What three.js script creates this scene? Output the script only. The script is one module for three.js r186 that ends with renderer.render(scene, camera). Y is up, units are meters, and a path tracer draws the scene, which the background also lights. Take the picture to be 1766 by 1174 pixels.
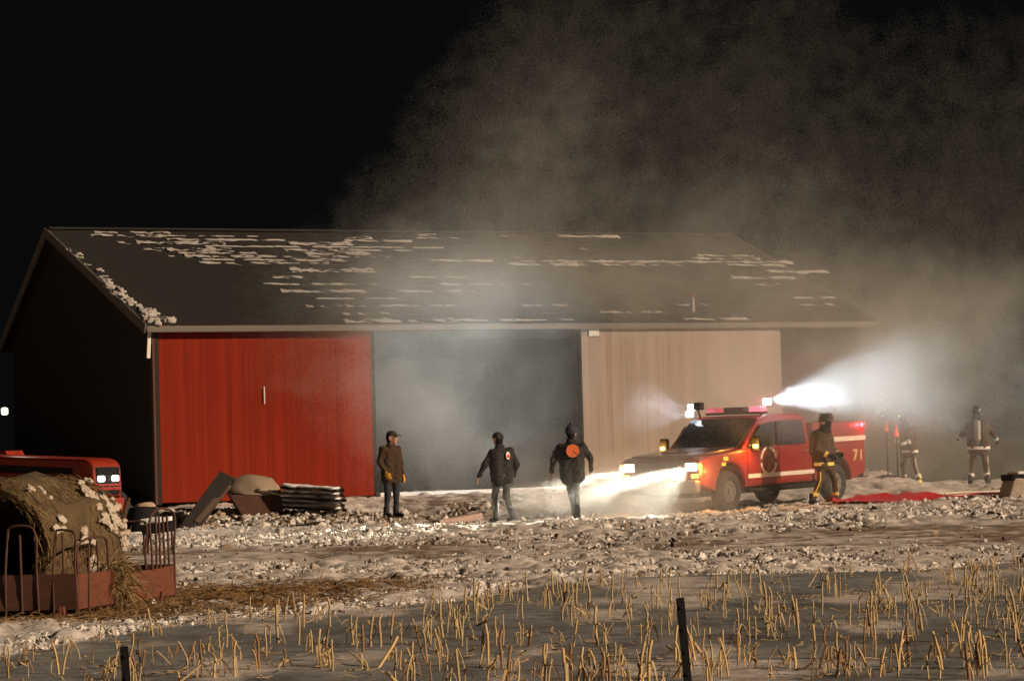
import * as THREE from 'three';
import { mergeGeometries, mergeVertices } from 'three/addons/utils/BufferGeometryUtils.js';
import { RoundedBoxGeometry } from 'three/addons/geometries/RoundedBoxGeometry.js';

// ---------- camera, sky, key light, exposure ----------
const scene = new THREE.Scene();
const F = 5100, RAD = Math.PI / 180;
const camera = new THREE.PerspectiveCamera(2 * Math.atan(587 / F) / RAD, 1024 / 680, 0.5, 3000);
camera.rotation.order = 'YXZ';
camera.position.set(0, 1.5, 0);
camera.rotation.set(Math.atan(188 / F), 0, -1.6 * RAD);
camera.updateMatrixWorld(true);
const skyData = new Float32Array(16 * 8 * 4);
for (let i = 0; i < 128; i++) skyData.set([0.0026, 0.0028, 0.003, 1], i * 4);
const sky = new THREE.DataTexture(skyData, 16, 8, THREE.RGBAFormat, THREE.FloatType);
sky.mapping = THREE.EquirectangularReflectionMapping; sky.needsUpdate = true;
scene.background = sky; scene.environment = sky;
const SUN_AZ = 62 * RAD, SUN_EL = 22 * RAD;                         // low warm flood light from the right of the field
const sun = new THREE.DirectionalLight(new THREE.Color(1, 0.745, 0.51), 4.3);
sun.position.set(Math.sin(SUN_AZ) * 90 * Math.cos(SUN_EL), 90 * Math.sin(SUN_EL), -60 + Math.cos(SUN_AZ) * 90 * Math.cos(SUN_EL));
sun.target.position.set(0, 0, -60); sun.castShadow = true; sun.shadow.radius = 2; sun.name = 'flood_light';
Object.assign(sun.shadow.camera, { left: -50, right: 50, top: 40, bottom: -40, near: 1, far: 220 });
scene.add(sun, sun.target);
const renderer = new THREE.WebGLRenderer({ antialias: true });
renderer.toneMapping = THREE.LinearToneMapping; renderer.toneMappingExposure = 1;
renderer.shadowMap.enabled = true; renderer.setSize(1024, 680);

const HEAD = 1500, LAMP_L = 130, LAMP_R = 480;                       // candela of the truck's headlights and roof lamps

// ---------- helpers ----------
let seed = 12345;
const R = () => { seed = (seed + 0x6d2b79f5) | 0; let t = Math.imul(seed ^ (seed >>> 15), 1 | seed); t = (t + Math.imul(t ^ (t >>> 7), 61 | t)) ^ t; return ((t ^ (t >>> 14)) >>> 0) / 4294967296; };
const rr = (a, b) => a + (b - a) * R();
const gauss = () => (R() + R() + R() + R() - 2) * 1.73;
const V = (x, y, z) => new THREE.Vector3(x, y, z);
const sstep = (a, b, x) => { const t = Math.min(1, Math.max(0, (x - a) / (b - a))); return t * t * (3 - 2 * t); };
const lerp = (a, b, t) => a + (b - a) * t;
function P(px, py, d) {                                             // a place seen at that pixel of the photograph, d metres away
  const v = V((px - 883) / F, -(py - 587) / F, -1).applyQuaternion(camera.quaternion);
  return v.multiplyScalar(d / -v.z).add(camera.position);
}
const h3 = (x, y, z) => { let n = Math.imul(x, 374761393) ^ Math.imul(y, 668265263) ^ Math.imul(z, 2147483647 ^ 0x5bd1e995); n = Math.imul(n ^ (n >>> 13), 1274126177); return ((n ^ (n >>> 16)) >>> 0) / 4294967296; };
function noise(x, y, z = 0) {
  const X = Math.floor(x), Y = Math.floor(y), Z = Math.floor(z); x -= X; y -= Y; z -= Z;
  const u = x * x * (3 - 2 * x), v = y * y * (3 - 2 * y), w = z * z * (3 - 2 * z);
  const l = (k) => lerp(lerp(h3(X, Y, Z + k), h3(X + 1, Y, Z + k), u), lerp(h3(X, Y + 1, Z + k), h3(X + 1, Y + 1, Z + k), u), v);
  return w ? lerp(l(0), l(1), w) : l(0);
}
const fbm = (x, y, z = 0, o = 4) => { let s = 0, a = 0.5, n = 0; for (let i = 0; i < o; i++) { s += a * noise(x, y, z); n += a; a *= 0.5; x = x * 2.03 + 11.3; y = y * 2.03 + 5.7; z *= 2.03; } return s / n; };

// tiling grain used as colour variation and bump
function grainTexture(sx, sy, oct, lo, hi, srgb) {
  const n = 256, d = new Uint8Array(n * n * 4);
  for (let y = 0; y < n; y++) for (let x = 0; x < n; x++) {
    let s = 0, a = 0.5, t = 0, fx = sx, fy = sy;
    for (let o = 0; o < oct; o++) {
      const X = x / n * fx, Y = y / n * fy, ix = Math.floor(X), iy = Math.floor(Y), u = X - ix, v = Y - iy, q = (i, j) => h3((i % fx + fx) % fx, (j % fy + fy) % fy, 77 + o);
      const U = u * u * (3 - 2 * u), W = v * v * (3 - 2 * v);
      s += a * lerp(lerp(q(ix, iy), q(ix + 1, iy), U), lerp(q(ix, iy + 1), q(ix + 1, iy + 1), U), W); t += a; a *= 0.6; fx *= 2; fy *= 2;
    }
    const c = Math.max(0, Math.min(255, Math.round(255 * (lo + (hi - lo) * s / t)))); d.set([c, c, c, 255], (y * n + x) * 4);
  }
  const tx = new THREE.DataTexture(d, n, n); tx.wrapS = tx.wrapT = THREE.RepeatWrapping; tx.magFilter = THREE.LinearFilter; tx.needsUpdate = true;
  if (srgb) tx.colorSpace = THREE.SRGBColorSpace;
  return tx;
}
const T = {
  earth: grainTexture(6, 6, 6, 0.4, 1.15, false), bump: grainTexture(8, 8, 6, 0, 1, false),
  streak: grainTexture(24, 2, 5, 0.6, 1.1, false), wood: grainTexture(2, 24, 5, 0.3, 1.1, false), cloth: grainTexture(10, 10, 5, 0.5, 1.1, false),
};
function mat(r, g, b, rough = 0.85, o = {}) { return new THREE.MeshPhysicalMaterial({ color: new THREE.Color(r, g, b), roughness: rough, side: THREE.DoubleSide, ...o }); }
const glow = (r, g, b, k) => new THREE.MeshStandardMaterial({ color: 0x111111, emissive: new THREE.Color(r, g, b), emissiveIntensity: k, roughness: 0.4 });
const M = {
  redWall: mat(0.22, 0.023, 0.009, 0.9, { specularIntensity: 0.25, map: T.streak, bumpMap: T.cloth, bumpScale: 0.001 }), paleWall: mat(0.36, 0.27, 0.225, 0.6, { map: T.streak, bumpMap: T.cloth, bumpScale: 0.001 }),
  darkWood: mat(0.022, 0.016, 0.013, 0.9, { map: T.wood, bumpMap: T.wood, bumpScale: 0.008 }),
  oldWood: mat(0.12, 0.085, 0.06, 0.9, { map: T.wood, bumpMap: T.wood, bumpScale: 0.008 }),
  roof: mat(0.018, 0.016, 0.015, 0.85, { map: T.cloth, bumpMap: T.bump, bumpScale: 0.01 }),
  trim: mat(0.17, 0.15, 0.13, 0.7, { map: T.wood }),
  white: mat(0.7, 0.68, 0.64, 0.6),
  snow: mat(0.8, 0.8, 0.82, 0.8, { bumpMap: T.bump, bumpScale: 0.02 }),
  black: mat(0.01, 0.01, 0.011, 0.8, { specularIntensity: 0.4 }), rubber: mat(0.018, 0.018, 0.018, 0.85),
  truckRed: mat(0.25, 0.013, 0.008, 0.4, { clearcoat: 0.35, clearcoatRoughness: 0.25 }), hood: mat(0.08, 0.02, 0.014, 0.35, { clearcoat: 0.6 }),
  tractorRed: mat(0.3, 0.03, 0.012, 0.5, { map: T.cloth, specularIntensity: 0.5 }), chrome: mat(0.25, 0.24, 0.22, 0.45, { metalness: 0.8 }), steel: mat(0.25, 0.22, 0.2, 0.5, { metalness: 0.6 }),
  glass: mat(0.03, 0.035, 0.04, 0.08, { specularIntensity: 1 }), stripe: mat(0.75, 0.66, 0.55, 0.4), rust: mat(0.18, 0.055, 0.028, 0.8, { map: T.cloth, bumpMap: T.bump, bumpScale: 0.004 }),
  rustDarkOrShade: mat(0.1, 0.04, 0.025, 0.8, { map: T.cloth }), hay: mat(0.12, 0.08, 0.038, 0.95, { bumpMap: T.bump, bumpScale: 0.05, map: T.cloth }), straw: mat(0.24, 0.16, 0.07, 0.9),  // the darker rust also stands in for shade on the feeder skirts
  stalk: mat(0.72, 0.5, 0.23, 0.85, { map: T.streak }), skin: mat(0.45, 0.24, 0.17, 0.55), jacketBlack: mat(0.016, 0.014, 0.013, 0.8, { map: T.cloth, bumpMap: T.bump, bumpScale: 0.006 }),
  jacketBrown: mat(0.055, 0.03, 0.013, 0.9, { map: T.cloth, bumpMap: T.bump, bumpScale: 0.006 }), jeans: mat(0.03, 0.035, 0.05, 0.85, { map: T.cloth }), greyJeans: mat(0.09, 0.1, 0.1, 0.85, { map: T.cloth }),
  turnout: mat(0.085, 0.05, 0.024, 0.9, { map: T.cloth, bumpMap: T.bump, bumpScale: 0.008 }), reflect: mat(0.85, 0.66, 0.16, 0.45), silver: mat(0.75, 0.72, 0.65, 0.4), yellow: mat(0.85, 0.42, 0.03, 0.7), helmet: mat(0.03, 0.035, 0.02, 0.4),
};

function numbered(name) { let n = name, i = 1; const used = numbered.used ??= new Set(); while (used.has(n)) n = name + '_' + String(i++).padStart(3, '0'); used.add(n); return n; }
function setInfo(o, label, category, group, kind) { Object.assign(o.userData, { label, category }); if (group) o.userData.group = group; if (kind) o.userData.kind = kind; return o; }
function shade(o) { o.castShadow = true; o.receiveShadow = true; return o; }
function thing(name, label, category, pos, turn = 0, group) {
  const o = new THREE.Group(); o.name = numbered(name); o.position.copy(pos); o.rotation.y = turn; scene.add(o);
  return setInfo(o, label, category, group);
}
function part(name, geo, m, parent, pos, rot) {
  const o = shade(new THREE.Mesh(Array.isArray(geo) ? merge(geo) : geo, m)); o.name = name;
  if (pos) o.position.copy(pos); if (rot) o.rotation.set(...rot);
  parent.add(o); return o;
}
function solo(name, geo, m, label, category, pos, rot, group, kind) {
  const o = part(numbered(name), geo, m, scene, pos, rot); return setInfo(o, label, category, group, kind);
}
function merge(list) { return mergeGeometries(list.map((g) => { const q = g.index ? g.toNonIndexed() : g; for (const k of Object.keys(q.attributes)) if (!['position', 'normal', 'uv'].includes(k)) q.deleteAttribute(k); if (!q.attributes.normal) q.computeVertexNormals(); if (!q.attributes.uv) q.setAttribute('uv', new THREE.BufferAttribute(new Float32Array(q.attributes.position.count * 2), 2)); return q; })); }
const mv = (g, x, y, z, rx = 0, ry = 0, rz = 0) => { g.applyMatrix4(new THREE.Matrix4().compose(V(x, y, z), new THREE.Quaternion().setFromEuler(new THREE.Euler(rx, ry, rz)), V(1, 1, 1))); return g; };
const box = (w, h, d, x = 0, y = 0, z = 0, r = 0.012) => mv(new RoundedBoxGeometry(w, h, d, 1, Math.min(r, w / 2.2, h / 2.2, d / 2.2)), x, y, z);
const cyl = (r1, r2, h, n = 14, open = false) => new THREE.CylinderGeometry(r1, r2, h, n, 1, open);
function rod(a, b, r1, r2 = r1, n = 8) {
  const g = cyl(r2, r1, a.distanceTo(b), n), q = new THREE.Quaternion().setFromUnitVectors(V(0, 1, 0), b.clone().sub(a).normalize());
  return g.applyMatrix4(new THREE.Matrix4().compose(a.clone().add(b).multiplyScalar(0.5), q, V(1, 1, 1)));
}
const tube = (pts, r, seg = 24, n = 7) => new THREE.TubeGeometry(new THREE.CatmullRomCurve3(pts), seg, r, n, false);
function prism(pts, depth, bevel = 0) {                             // a side view in x, y made thick along z, centred
  const s = pts instanceof THREE.Shape ? pts : new THREE.Shape(pts.map(([x, y]) => new THREE.Vector2(x, y)));
  const g = new THREE.ExtrudeGeometry(s, { depth: depth - 2 * bevel, bevelEnabled: bevel > 0, bevelThickness: bevel, bevelSize: bevel, bevelOffset: -bevel, bevelSegments: 2, curveSegments: 14 });
  g.translate(0, 0, -depth / 2 + bevel); return g;
}
function lumpy(g, amt, freq, keep = 0) {                            // pushes the vertices about by noise
  g = mergeVertices((g.deleteAttribute('normal'), g.deleteAttribute('uv'), g)); const p = g.attributes.position;
  for (let i = 0; i < p.count; i++) { const x = p.getX(i), y = p.getY(i), z = p.getZ(i), n = (k) => fbm(x * freq + k, y * freq + k * 2, z * freq + 3, 3) - 0.5; p.setXYZ(i, x + amt * n(1), y + amt * n(17), z + amt * n(31)); }
  g.computeVertexNormals(); return g;
}

// ---------- the ground ----------
const boundary = [[-9, 12], [-6, 18], [-4, 23.2], [-3.08, 26.9], [-1.05, 29.4], [1.4, 32.4], [3.75, 32.5], [6, 35], [14, 38]];
function edge(x) { if (x <= -9) return 12; for (let i = 1; i < boundary.length; i++) if (x < boundary[i][0]) { const [a, b] = boundary[i - 1], [c, d] = boundary[i]; return lerp(b, d, (x - a) / (c - a)); } return 38; }
const blob = (x, d, cx, cd, rx, rd) => Math.exp(-(((x - cx) / rx) ** 2) - ((d - cd) / rd) ** 2);
function heightBase(x, z) {
  const d = -z;
  let y = 0.44 * sstep(63, 73, d) * (1 - sstep(8.8, 10.2, x)) + 0.028 * Math.max(0, Math.min(12, x)) * sstep(35, 58, d);
  y += 0.2 * blob(x, d, -5.5, 66.5, 1.9, 2.6) + 0.1 * blob(x, d, -3.6, 65, 1.2, 2.2) + 0.2 * blob(x, d, -7.4, 66, 1.2, 2) + 0.16 * blob(x, d, -0.6, 66.5, 0.7, 1);
  y += 0.1 * blob(x, d, 2.2, 31.5, 2.6, 1.6) + 0.1 * sstep(50, 54, d) * (1 - sstep(56, 60, d)) * (1 - sstep(0.5, 3, x));
  return y;
}
// what covers the ground: [snow share, roughness in metres, kind of dirt 0 mud 1 muck 2 field crust]
const hill = (v, c, w) => Math.exp(-(((v - c) / w) ** 2));
function cover(x, d) {
  const t = d - edge(x) + (fbm(x * 0.7, d * 0.35, 5) - 0.5) * 2.4;
  if (t < 0) return [0.05, 0.012, 2, 0];
  const n = fbm(x * 0.8 + 9, d * 0.3, 2), muck = Math.min(1, 1.3 * blob(x, d, -3.4, 31.5, 1.9, 2.2) + 1.1 * blob(x, d, -4.6, 28.6, 1.5, 1.1) + 0.8 * blob(x, d, -1.9, 33.3, 1.1, 1.6));
  const dd = d + 0.12 * x, road = sstep(40, 42.5, dd) * (1 - sstep(47.5, 49, dd)) * (1 - 0.55 * hill(x, 1.2, 1.3)) + 0.75 * sstep(3.4, 5, x) * sstep(34, 36, d) * (1 - sstep(40, 42.5, dd));
  const ridge = sstep(49, 51.5, d) * (1 - sstep(59, 62, d));
  let snow = t < 4.5 ? 0.92 : 0.66 + 0.3 * ridge;
  snow *= 1 - 0.85 * muck; snow *= 1 - 0.62 * Math.min(1, road);
  if (d > 60) snow = 0.55 + 0.25 * blob(x, d, -5.5, 66, 2.6, 3);
  if (x > -3 && x < 1.5 && d > 61) snow *= 1 - 0.75 * (1 - blob(x, d, -0.8, 67, 0.9, 1.6)) * blob(x, d, -1.1, 66, 2.2, 5.5);
  return [Math.max(0, snow + (n - 0.5) * 0.7), (t < 0.5 ? 0.03 : 0.12) * (1 - 0.75 * Math.min(1, road)) * (1 - 0.3 * muck), muck > 0.4 ? 1 : 0, road];
}
function G(x, z) { return heightBase(x, z); }
{
  const xs = [], ds = [];
  for (const v of [-900, -300, -120, -60, -30, -18, -13]) xs.push(v);
  for (let x = -10.5; x <= 13; x += 0.09) xs.push(x);
  for (const v of [14, 16, 20, 30, 60, 120, 300, 900]) xs.push(v);
  for (const v of [-300, -60, -10, 5, 10, 14]) ds.push(v);
  for (let d = 16; d < 46; d += 0.1) ds.push(d);
  for (let d = 46; d < 78; d += 0.16) ds.push(d);
  for (const v of [80, 85, 92, 105, 130, 180, 300, 700, 2000]) ds.push(v);
  const nx = xs.length, nd = ds.length, p = new Float32Array(nx * nd * 3), c = new Float32Array(nx * nd * 3), uv = new Float32Array(nx * nd * 2), ix = [];
  const SN = [0.84, 0.76, 0.71], MUD = [0.3, 0.225, 0.165], MUCK = [0.07, 0.04, 0.018], CRUST = [0.29, 0.295, 0.295];
  for (let j = 0; j < nd; j++) for (let i = 0; i < nx; i++) {
    const x = xs[i], d = ds[j], k = j * nx + i, near = x > -11 && x < 13.5 && d > 15 && d < 79;
    const [s, rough, kind] = cover(x, d);
    let y = heightBase(x, -d); const hi = near ? fbm(x * 3.1, d * 2.2, 1, 4) : 0.5, hi2 = near ? fbm(x * 7.3 + 40, d * 5, 8, 2) : 0.5;
    y += rough * 1.6 * (hi - 0.5) + rough * (hi2 - 0.5);
    if (kind === 2) y += near ? 0.03 * (fbm(x * 0.5, d * 0.9, 21, 3) - 0.5) : 0;
    p.set([x, y, -d], k * 3); uv.set([x / 2.4, d / 2.4], k * 2);
    const dirt = kind === 1 ? MUCK : kind === 2 ? CRUST : MUD;
    let w = sstep(0.6 - s * 0.72, 0.84 - s * 0.72, (hi * 0.6 + hi2 * 0.4));
    if (kind === 2) w = 0.75 * sstep(0.6, 0.72, fbm(x * 1.4 + 3, d * 0.5, 4, 3));
    const v = 0.8 + 0.4 * hi2, wet = kind === 2 ? 0.5 + 0.7 * fbm(x * 0.6, d * 0.8, 30, 3) : 1;
    for (let q = 0; q < 3; q++) c[k * 3 + q] = (d > 79 ? [0.05, 0.045, 0.03][q] : lerp(dirt[q] * wet, SN[q], w)) * v;
  }
  for (let j = 0; j < nd - 1; j++) for (let i = 0; i < nx - 1; i++) { const a = j * nx + i, b = a + 1, e = a + nx, f = e + 1; ix.push(a, b, e, b, f, e); }
  const g = new THREE.BufferGeometry(); g.setAttribute('position', new THREE.BufferAttribute(p, 3)); g.setAttribute('color', new THREE.BufferAttribute(c, 3)); g.setAttribute('uv', new THREE.BufferAttribute(uv, 2)); g.setIndex(ix); g.computeVertexNormals();
  solo('ground', g, mat(1, 1, 1, 0.8, { vertexColors: true, map: T.earth, bumpMap: T.bump, bumpScale: 0.035 }), 'snowy muddy farmyard and frozen field', 'ground', null, null, null, 'structure');
}
// broken lumps of snow and frozen mud: nobody could count them
function clods(name, label, category, count, pick) {
  const shapes = [0, 1, 2].map((k) => lumpy(new THREE.IcosahedronGeometry(1, 1), 1.7, 1.6 + k * 0.33));
  const per = Math.floor(count / 3), m = new THREE.Matrix4(), q = new THREE.Quaternion(), col = new THREE.Color(), white = mat(1, 1, 1, 0.85, { bumpMap: T.bump, bumpScale: 0.02 });
  shapes.forEach((g) => {
    const im = shade(new THREE.InstancedMesh(g, white, per)); im.name = numbered(name); setInfo(im, label, category, null, 'stuff');
    for (let i = 0; i < per; i++) {
      const [x, z, s, c, flat] = pick(); q.set(gauss(), gauss(), gauss(), gauss()).normalize();
      q.slerp(new THREE.Quaternion(), 0.4); m.compose(V(x, G(x, z) + s * flat * 0.05, z), q, V(s * rr(0.8, 1.4), s * flat, s * rr(0.8, 1.3)));
      im.setMatrixAt(i, m); im.setColorAt(i, col.setRGB(...c));
    }
    scene.add(im);
  });
}
const dirtTone = () => { const k = rr(0.4, 1.3); return [0.26 * k, 0.2 * k, 0.15 * k]; }, snowTone = () => { const k = rr(0.5, 0.76); return [k, k * 0.95, k * 0.9]; };
clods('snow_clods', 'broken lumps of snow and frozen mud strewn across the farmyard', 'snow', 36000, () => {
  for (let n = 0; ; n++) {
    const d = 22 + 42 * Math.pow(R(), 0.85), x = rr(-0.18, 0.185) * d, t = d - edge(x) + (fbm(x * 0.7, d * 0.35, 5) - 0.5) * 2.4, [s, rough, , road] = cover(x, d);
    if (t < -0.25 || R() < road * 0.93 - 0.03 || R() > rough / 0.08 * (t < 5 ? 1 : 0.75) || fbm(x * 1.1, d * 0.7, 12, 3) < 0.36 + 0.1 * R()) continue;
    const big = R() < 0.04 ? 1.9 : 0.55 + 0.6 * R();
    return [x, -d, big * rr(0.011, 0.038) * (d > 48 ? 1.25 : 1), R() < s * 0.95 + 0.06 ? snowTone() : dirtTone(), rr(0.24, 0.55)];
  }
});
clods('snow_heap', 'lumpy snow and rubble heaped around the junk by the barn wall', 'snow', 1500, () => { const far = R() < 0.2, x = far ? rr(-1.7, -0.2) : -5.2 + gauss() * 1.5, d = far ? rr(65.5, 68.5) : 64 + gauss() * 0.9; return [x, -d, rr(0.015, 0.075) * (0.5 + R()), R() < 0.5 ? snowTone() : dirtTone(), rr(0.35, 0.7)]; });

// ---------- the barn ----------
const YAW = 27 * RAD, FLOOR = 0.42;
{
  const corner = P(270, 780, 70); corner.y = FLOOR;
  const barn = thing('barn', 'long weathered barn with red metal siding, wide open doorway and snow-streaked roof', 'barn', corner, YAW);
  const L = 20, EH = 4.35, RZ = -7.0, RH = 7.06, BZ = -11, over = 0.35, rake = 0.3;
  function siding(x0, x1, y0, y1, z, m, parent, name = 'siding_panel') {
    const n = Math.round((x1 - x0) / 0.9), w = (x1 - x0) / n;
    for (let i = 0; i < n; i++) {
      const pts = [[0, 0]]; for (let k = 0; k < 4; k++) { const a = (k + 0.32) * w / 4; pts.push([a, 0], [a + 0.012, 0.05], [a + 0.058, 0.05], [a + 0.08, 0]); }
      pts.push([w - 0.004, 0], [w - 0.004, -0.014], [0, -0.014]);
      const g = new THREE.ExtrudeGeometry(new THREE.Shape(pts.map(([a, b]) => new THREE.Vector2(a, b))), { depth: y1 - y0, bevelEnabled: false });
      const uv = g.attributes.uv, ps = g.attributes.position; for (let q = 0; q < ps.count; q++) uv.setXY(q, (ps.getX(q) + i * w) / 1.7 + i * 0.37, ps.getZ(q) / 7 + i * 0.21);
      g.rotateX(-Math.PI / 2); g.computeVertexNormals();
      part(name, g, m, parent, V(x0 + i * w, y0 + rr(-0.008, 0.008), z + rr(-0.002, 0.004)));
    }
  }
  const wall = part('front_wall', box(5.6, EH - 0.1, 0.06, 2.83, EH / 2, -0.06), M.darkWood, barn), bay = part('front_wall', box(2.7, EH - 0.1, 0.06, 18.65, EH / 2, -0.55), M.darkWood, barn);
  siding(0.02, 5.6, 0.05, EH - 0.03, 0, M.redWall, wall);
  siding(17.5, 19.9, 0.05, EH - 0.03, -0.5, mat(0.02, 0.012, 0.01, 0.9, { map: T.streak }), bay, 'shaded_bay_panel');  // panel colour darkened to stand in for the dim of an open bay
  part('corner_trim', box(0.1, EH, 0.14, -0.03, EH / 2, -0.02), M.rustDarkOrShade, wall);
  part('latch', box(0.035, 0.42, 0.04, 2.75, 2.55, 0.05), M.white, wall);
  part('downspout_strap', mv(box(0.09, 0.62, 0.05), -0.16, 3.78, 0.05, 0, 0, -0.07), M.white, barn);
  const gp = (y) => [[0.25, 0], [RZ, 0], [BZ, 0]];
  const gableShape = [[0.05, 0], [0.05, EH], [RZ, RH - 0.16], [BZ, EH], [BZ, 0]];
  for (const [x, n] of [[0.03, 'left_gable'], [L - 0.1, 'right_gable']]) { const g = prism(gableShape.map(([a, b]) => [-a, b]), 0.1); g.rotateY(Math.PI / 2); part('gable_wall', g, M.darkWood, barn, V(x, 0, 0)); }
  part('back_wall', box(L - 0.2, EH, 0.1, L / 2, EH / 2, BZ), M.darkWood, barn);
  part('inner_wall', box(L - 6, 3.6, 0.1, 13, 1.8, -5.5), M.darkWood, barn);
  const header = part('door_header', box(12.1, 0.26, 0.12, 11.6, EH - 0.14, 0.02), M.oldWood, barn);
  part('door_track', box(12.0, 0.09, 0.08, 11.6, EH - 0.22, 0.16), M.steel, header);
  for (const x of [5.68, 11.5, 17.4, 19.92]) part('post', box(0.18, EH - 0.02, 0.2, x, EH / 2, -0.22), M.darkWood, barn);
  part('threshold', box(5.6, 0.1, 0.3, 8.5, 0.06, 0.02), M.snow, barn);
  // the sliding door, pushed open to the right
  const door = part('sliding_door', box(5.98, EH - 0.25, 0.05, 14.37, EH / 2 - 0.02, 0.13), M.oldWood, barn);
  siding(11.4, 17.35, 0.1, EH - 0.16, 0.17, M.paleWall, door, 'door_panel');
  for (const x of [12.4, 16.3]) part('hanger', box(0.12, 0.24, 0.07, x, EH - 0.16, 0.235), M.steel, door);
  part('corner_patch', box(0.3, 0.3, 0.03, 11.75, EH - 0.3, 0.22), M.white, door);
  // roof: the front slope in courses, each lapping over the one below
  const roof = part('roof', (() => { const a = Math.atan2(RH - EH, -BZ + RZ), len = Math.hypot(RH - EH, -BZ + RZ) + 0.4; const g = box(L + 2 * rake, 0.14, len); g.rotateX(-a); g.translate(L / 2, (RH + EH) / 2 + 0.02 - 0.1, (RZ + BZ) / 2 - 0.16); return g; })(), M.roof, barn);
  const slope = Math.atan2(RH - EH, -RZ), sl = Math.hypot(RH - EH, RZ) + over, NC = 13, cw = sl / NC;
  const onRoof = (s, t, up = 0) => { const r = t * sl; return V(s, RH + 0.02 - Math.sin(slope) * r + Math.cos(slope) * up, RZ + Math.cos(slope) * r + Math.sin(slope) * up); };
  part('roof_deck', mv(box(L + 2 * rake - 0.06, 0.12, sl - 0.05), L / 2, onRoof(0, 0.5, -0.09).y, onRoof(0, 0.5, -0.09).z, slope), M.darkWood, roof);
  for (let i = 0; i < NC; i++) { const c = onRoof(L / 2, (i + 0.52) / NC, 0.012); part('roof_course', mv(box(L + 2 * rake, 0.03, cw * 1.08, 0, 0, 0, 0.006), 0, 0, 0), M.roof, roof, c.add(V(0, rr(-0.004, 0.004), 0)), [slope - 0.035, 0, rr(-0.0006, 0.0006)]); }
  part('ridge_cap', mv(box(L + 2 * rake, 0.06, 0.36), L / 2, RH + 0.05, RZ), M.roof, roof);
  const f = onRoof(L / 2, 1, -0.09); part('fascia', box(L + 2 * rake, 0.17, 0.04, L / 2, f.y, f.z + 0.02), M.trim, roof);
  for (const x of [-rake - 0.03, L + rake + 0.03]) { const c = onRoof(x, 0.5, -0.08); part('rake_board', mv(box(0.05, 0.24, sl + 0.04), 0, 0, 0), M.trim, roof, c, [slope, 0, 0]); const r2 = Math.atan2(RH - EH, RZ - BZ), l2 = Math.hypot(RH - EH, RZ - BZ) + 0.4; part('rake_board', box(0.05, 0.24, l2), M.trim, roof, V(x, (RH + EH) / 2 - 0.14, (RZ + BZ) / 2 - 0.17), [-r2, 0, 0]); }
  const vent = part('vent_pipe', mv(cyl(0.06, 0.07, 0.5), 0, 0.2, 0), M.steel, roof, onRoof(15.05, 0.9, 0)); part('vent_cap', mv(new THREE.ConeGeometry(0.13, 0.14, 12), 0, 0.48, 0), M.rust, vent);
  // snow caught on the laps of the roof, and heaped along the rake
  const bits = [], slab = (s, t, w, h, k) => { const g = lumpy(new THREE.BoxGeometry(w, k, h, Math.max(3, Math.round(w / 0.12)), 1, 3), Math.min(0.13, h * 0.9), 4 + 3 * R()); mv(g, 0, 0, 0, slope, 0, 0); const c = onRoof(s, t, k * 0.5 + 0.02); g.translate(c.x, c.y, c.z); return bits.push(g); };
  for (let i = 0; i < NC * 2; i++) {
    const t = (i + 0.94) / (NC * 2) * 0.985; if (i % 2 === 0 && t > 0.35) continue;
    for (let s = 0.2; s < L - 0.3;) {
      const w = rr(0.4, 2.2), free = s > 0.5 + Math.max(0, t - 0.12) * 4.2 + noise(i * 3.1, 2) * 0.8;
      let k = free && s < 9.5 - 2 * Math.abs(t - 0.5) ? (s < 6.2 || t < 0.3 ? 0.86 : 0.5) : 0.03;
      if (s > 11 && s < 17.5) k = Math.abs(t - 0.36) < 0.035 ? 0.7 : Math.abs(t - 0.3) < 0.03 ? 0.2 : 0.04;
      if (s > 17.6) k = t > 0.25 && t < 0.85 ? 0.62 : 0.1;
      if (s > 9 && s < 10.6 && t > 0.6) k = 0.45;
      if (t < 0.1) k = s > 0.6 && s < 4.2 ? 0.95 : 0.35;
      if (R() < k * (0.55 + 0.7 * noise(s * 0.9, i * 1.7, 3))) slab(s + w / 2, t, w * 1.05, rr(0.05, 0.28) * (s < 8 ? 1.2 : 1), rr(0.012, 0.024));
      s += w;
    }
  }
  for (let i = 0; i < 46; i++) { const t = 0.2 + 0.8 * Math.pow(R(), 0.6); slab(rr(-0.28, -0.05) + (t > 0.82 ? rr(0, 0.25) : 0), t, rr(0.08, 0.26), rr(0.12, 0.4), rr(0.02, 0.06) * (0.4 + t)); }
  for (let i = 0; i < 14; i++) slab(rr(-0.25, 0.4), rr(0.955, 1), rr(0.14, 0.3), rr(0.12, 0.22), 0.09);
  const sn = part('roof_snow', bits, mat(0.42, 0.4, 0.38, 0.9), roof); sn.userData.kind = 'stuff';
}
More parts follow.
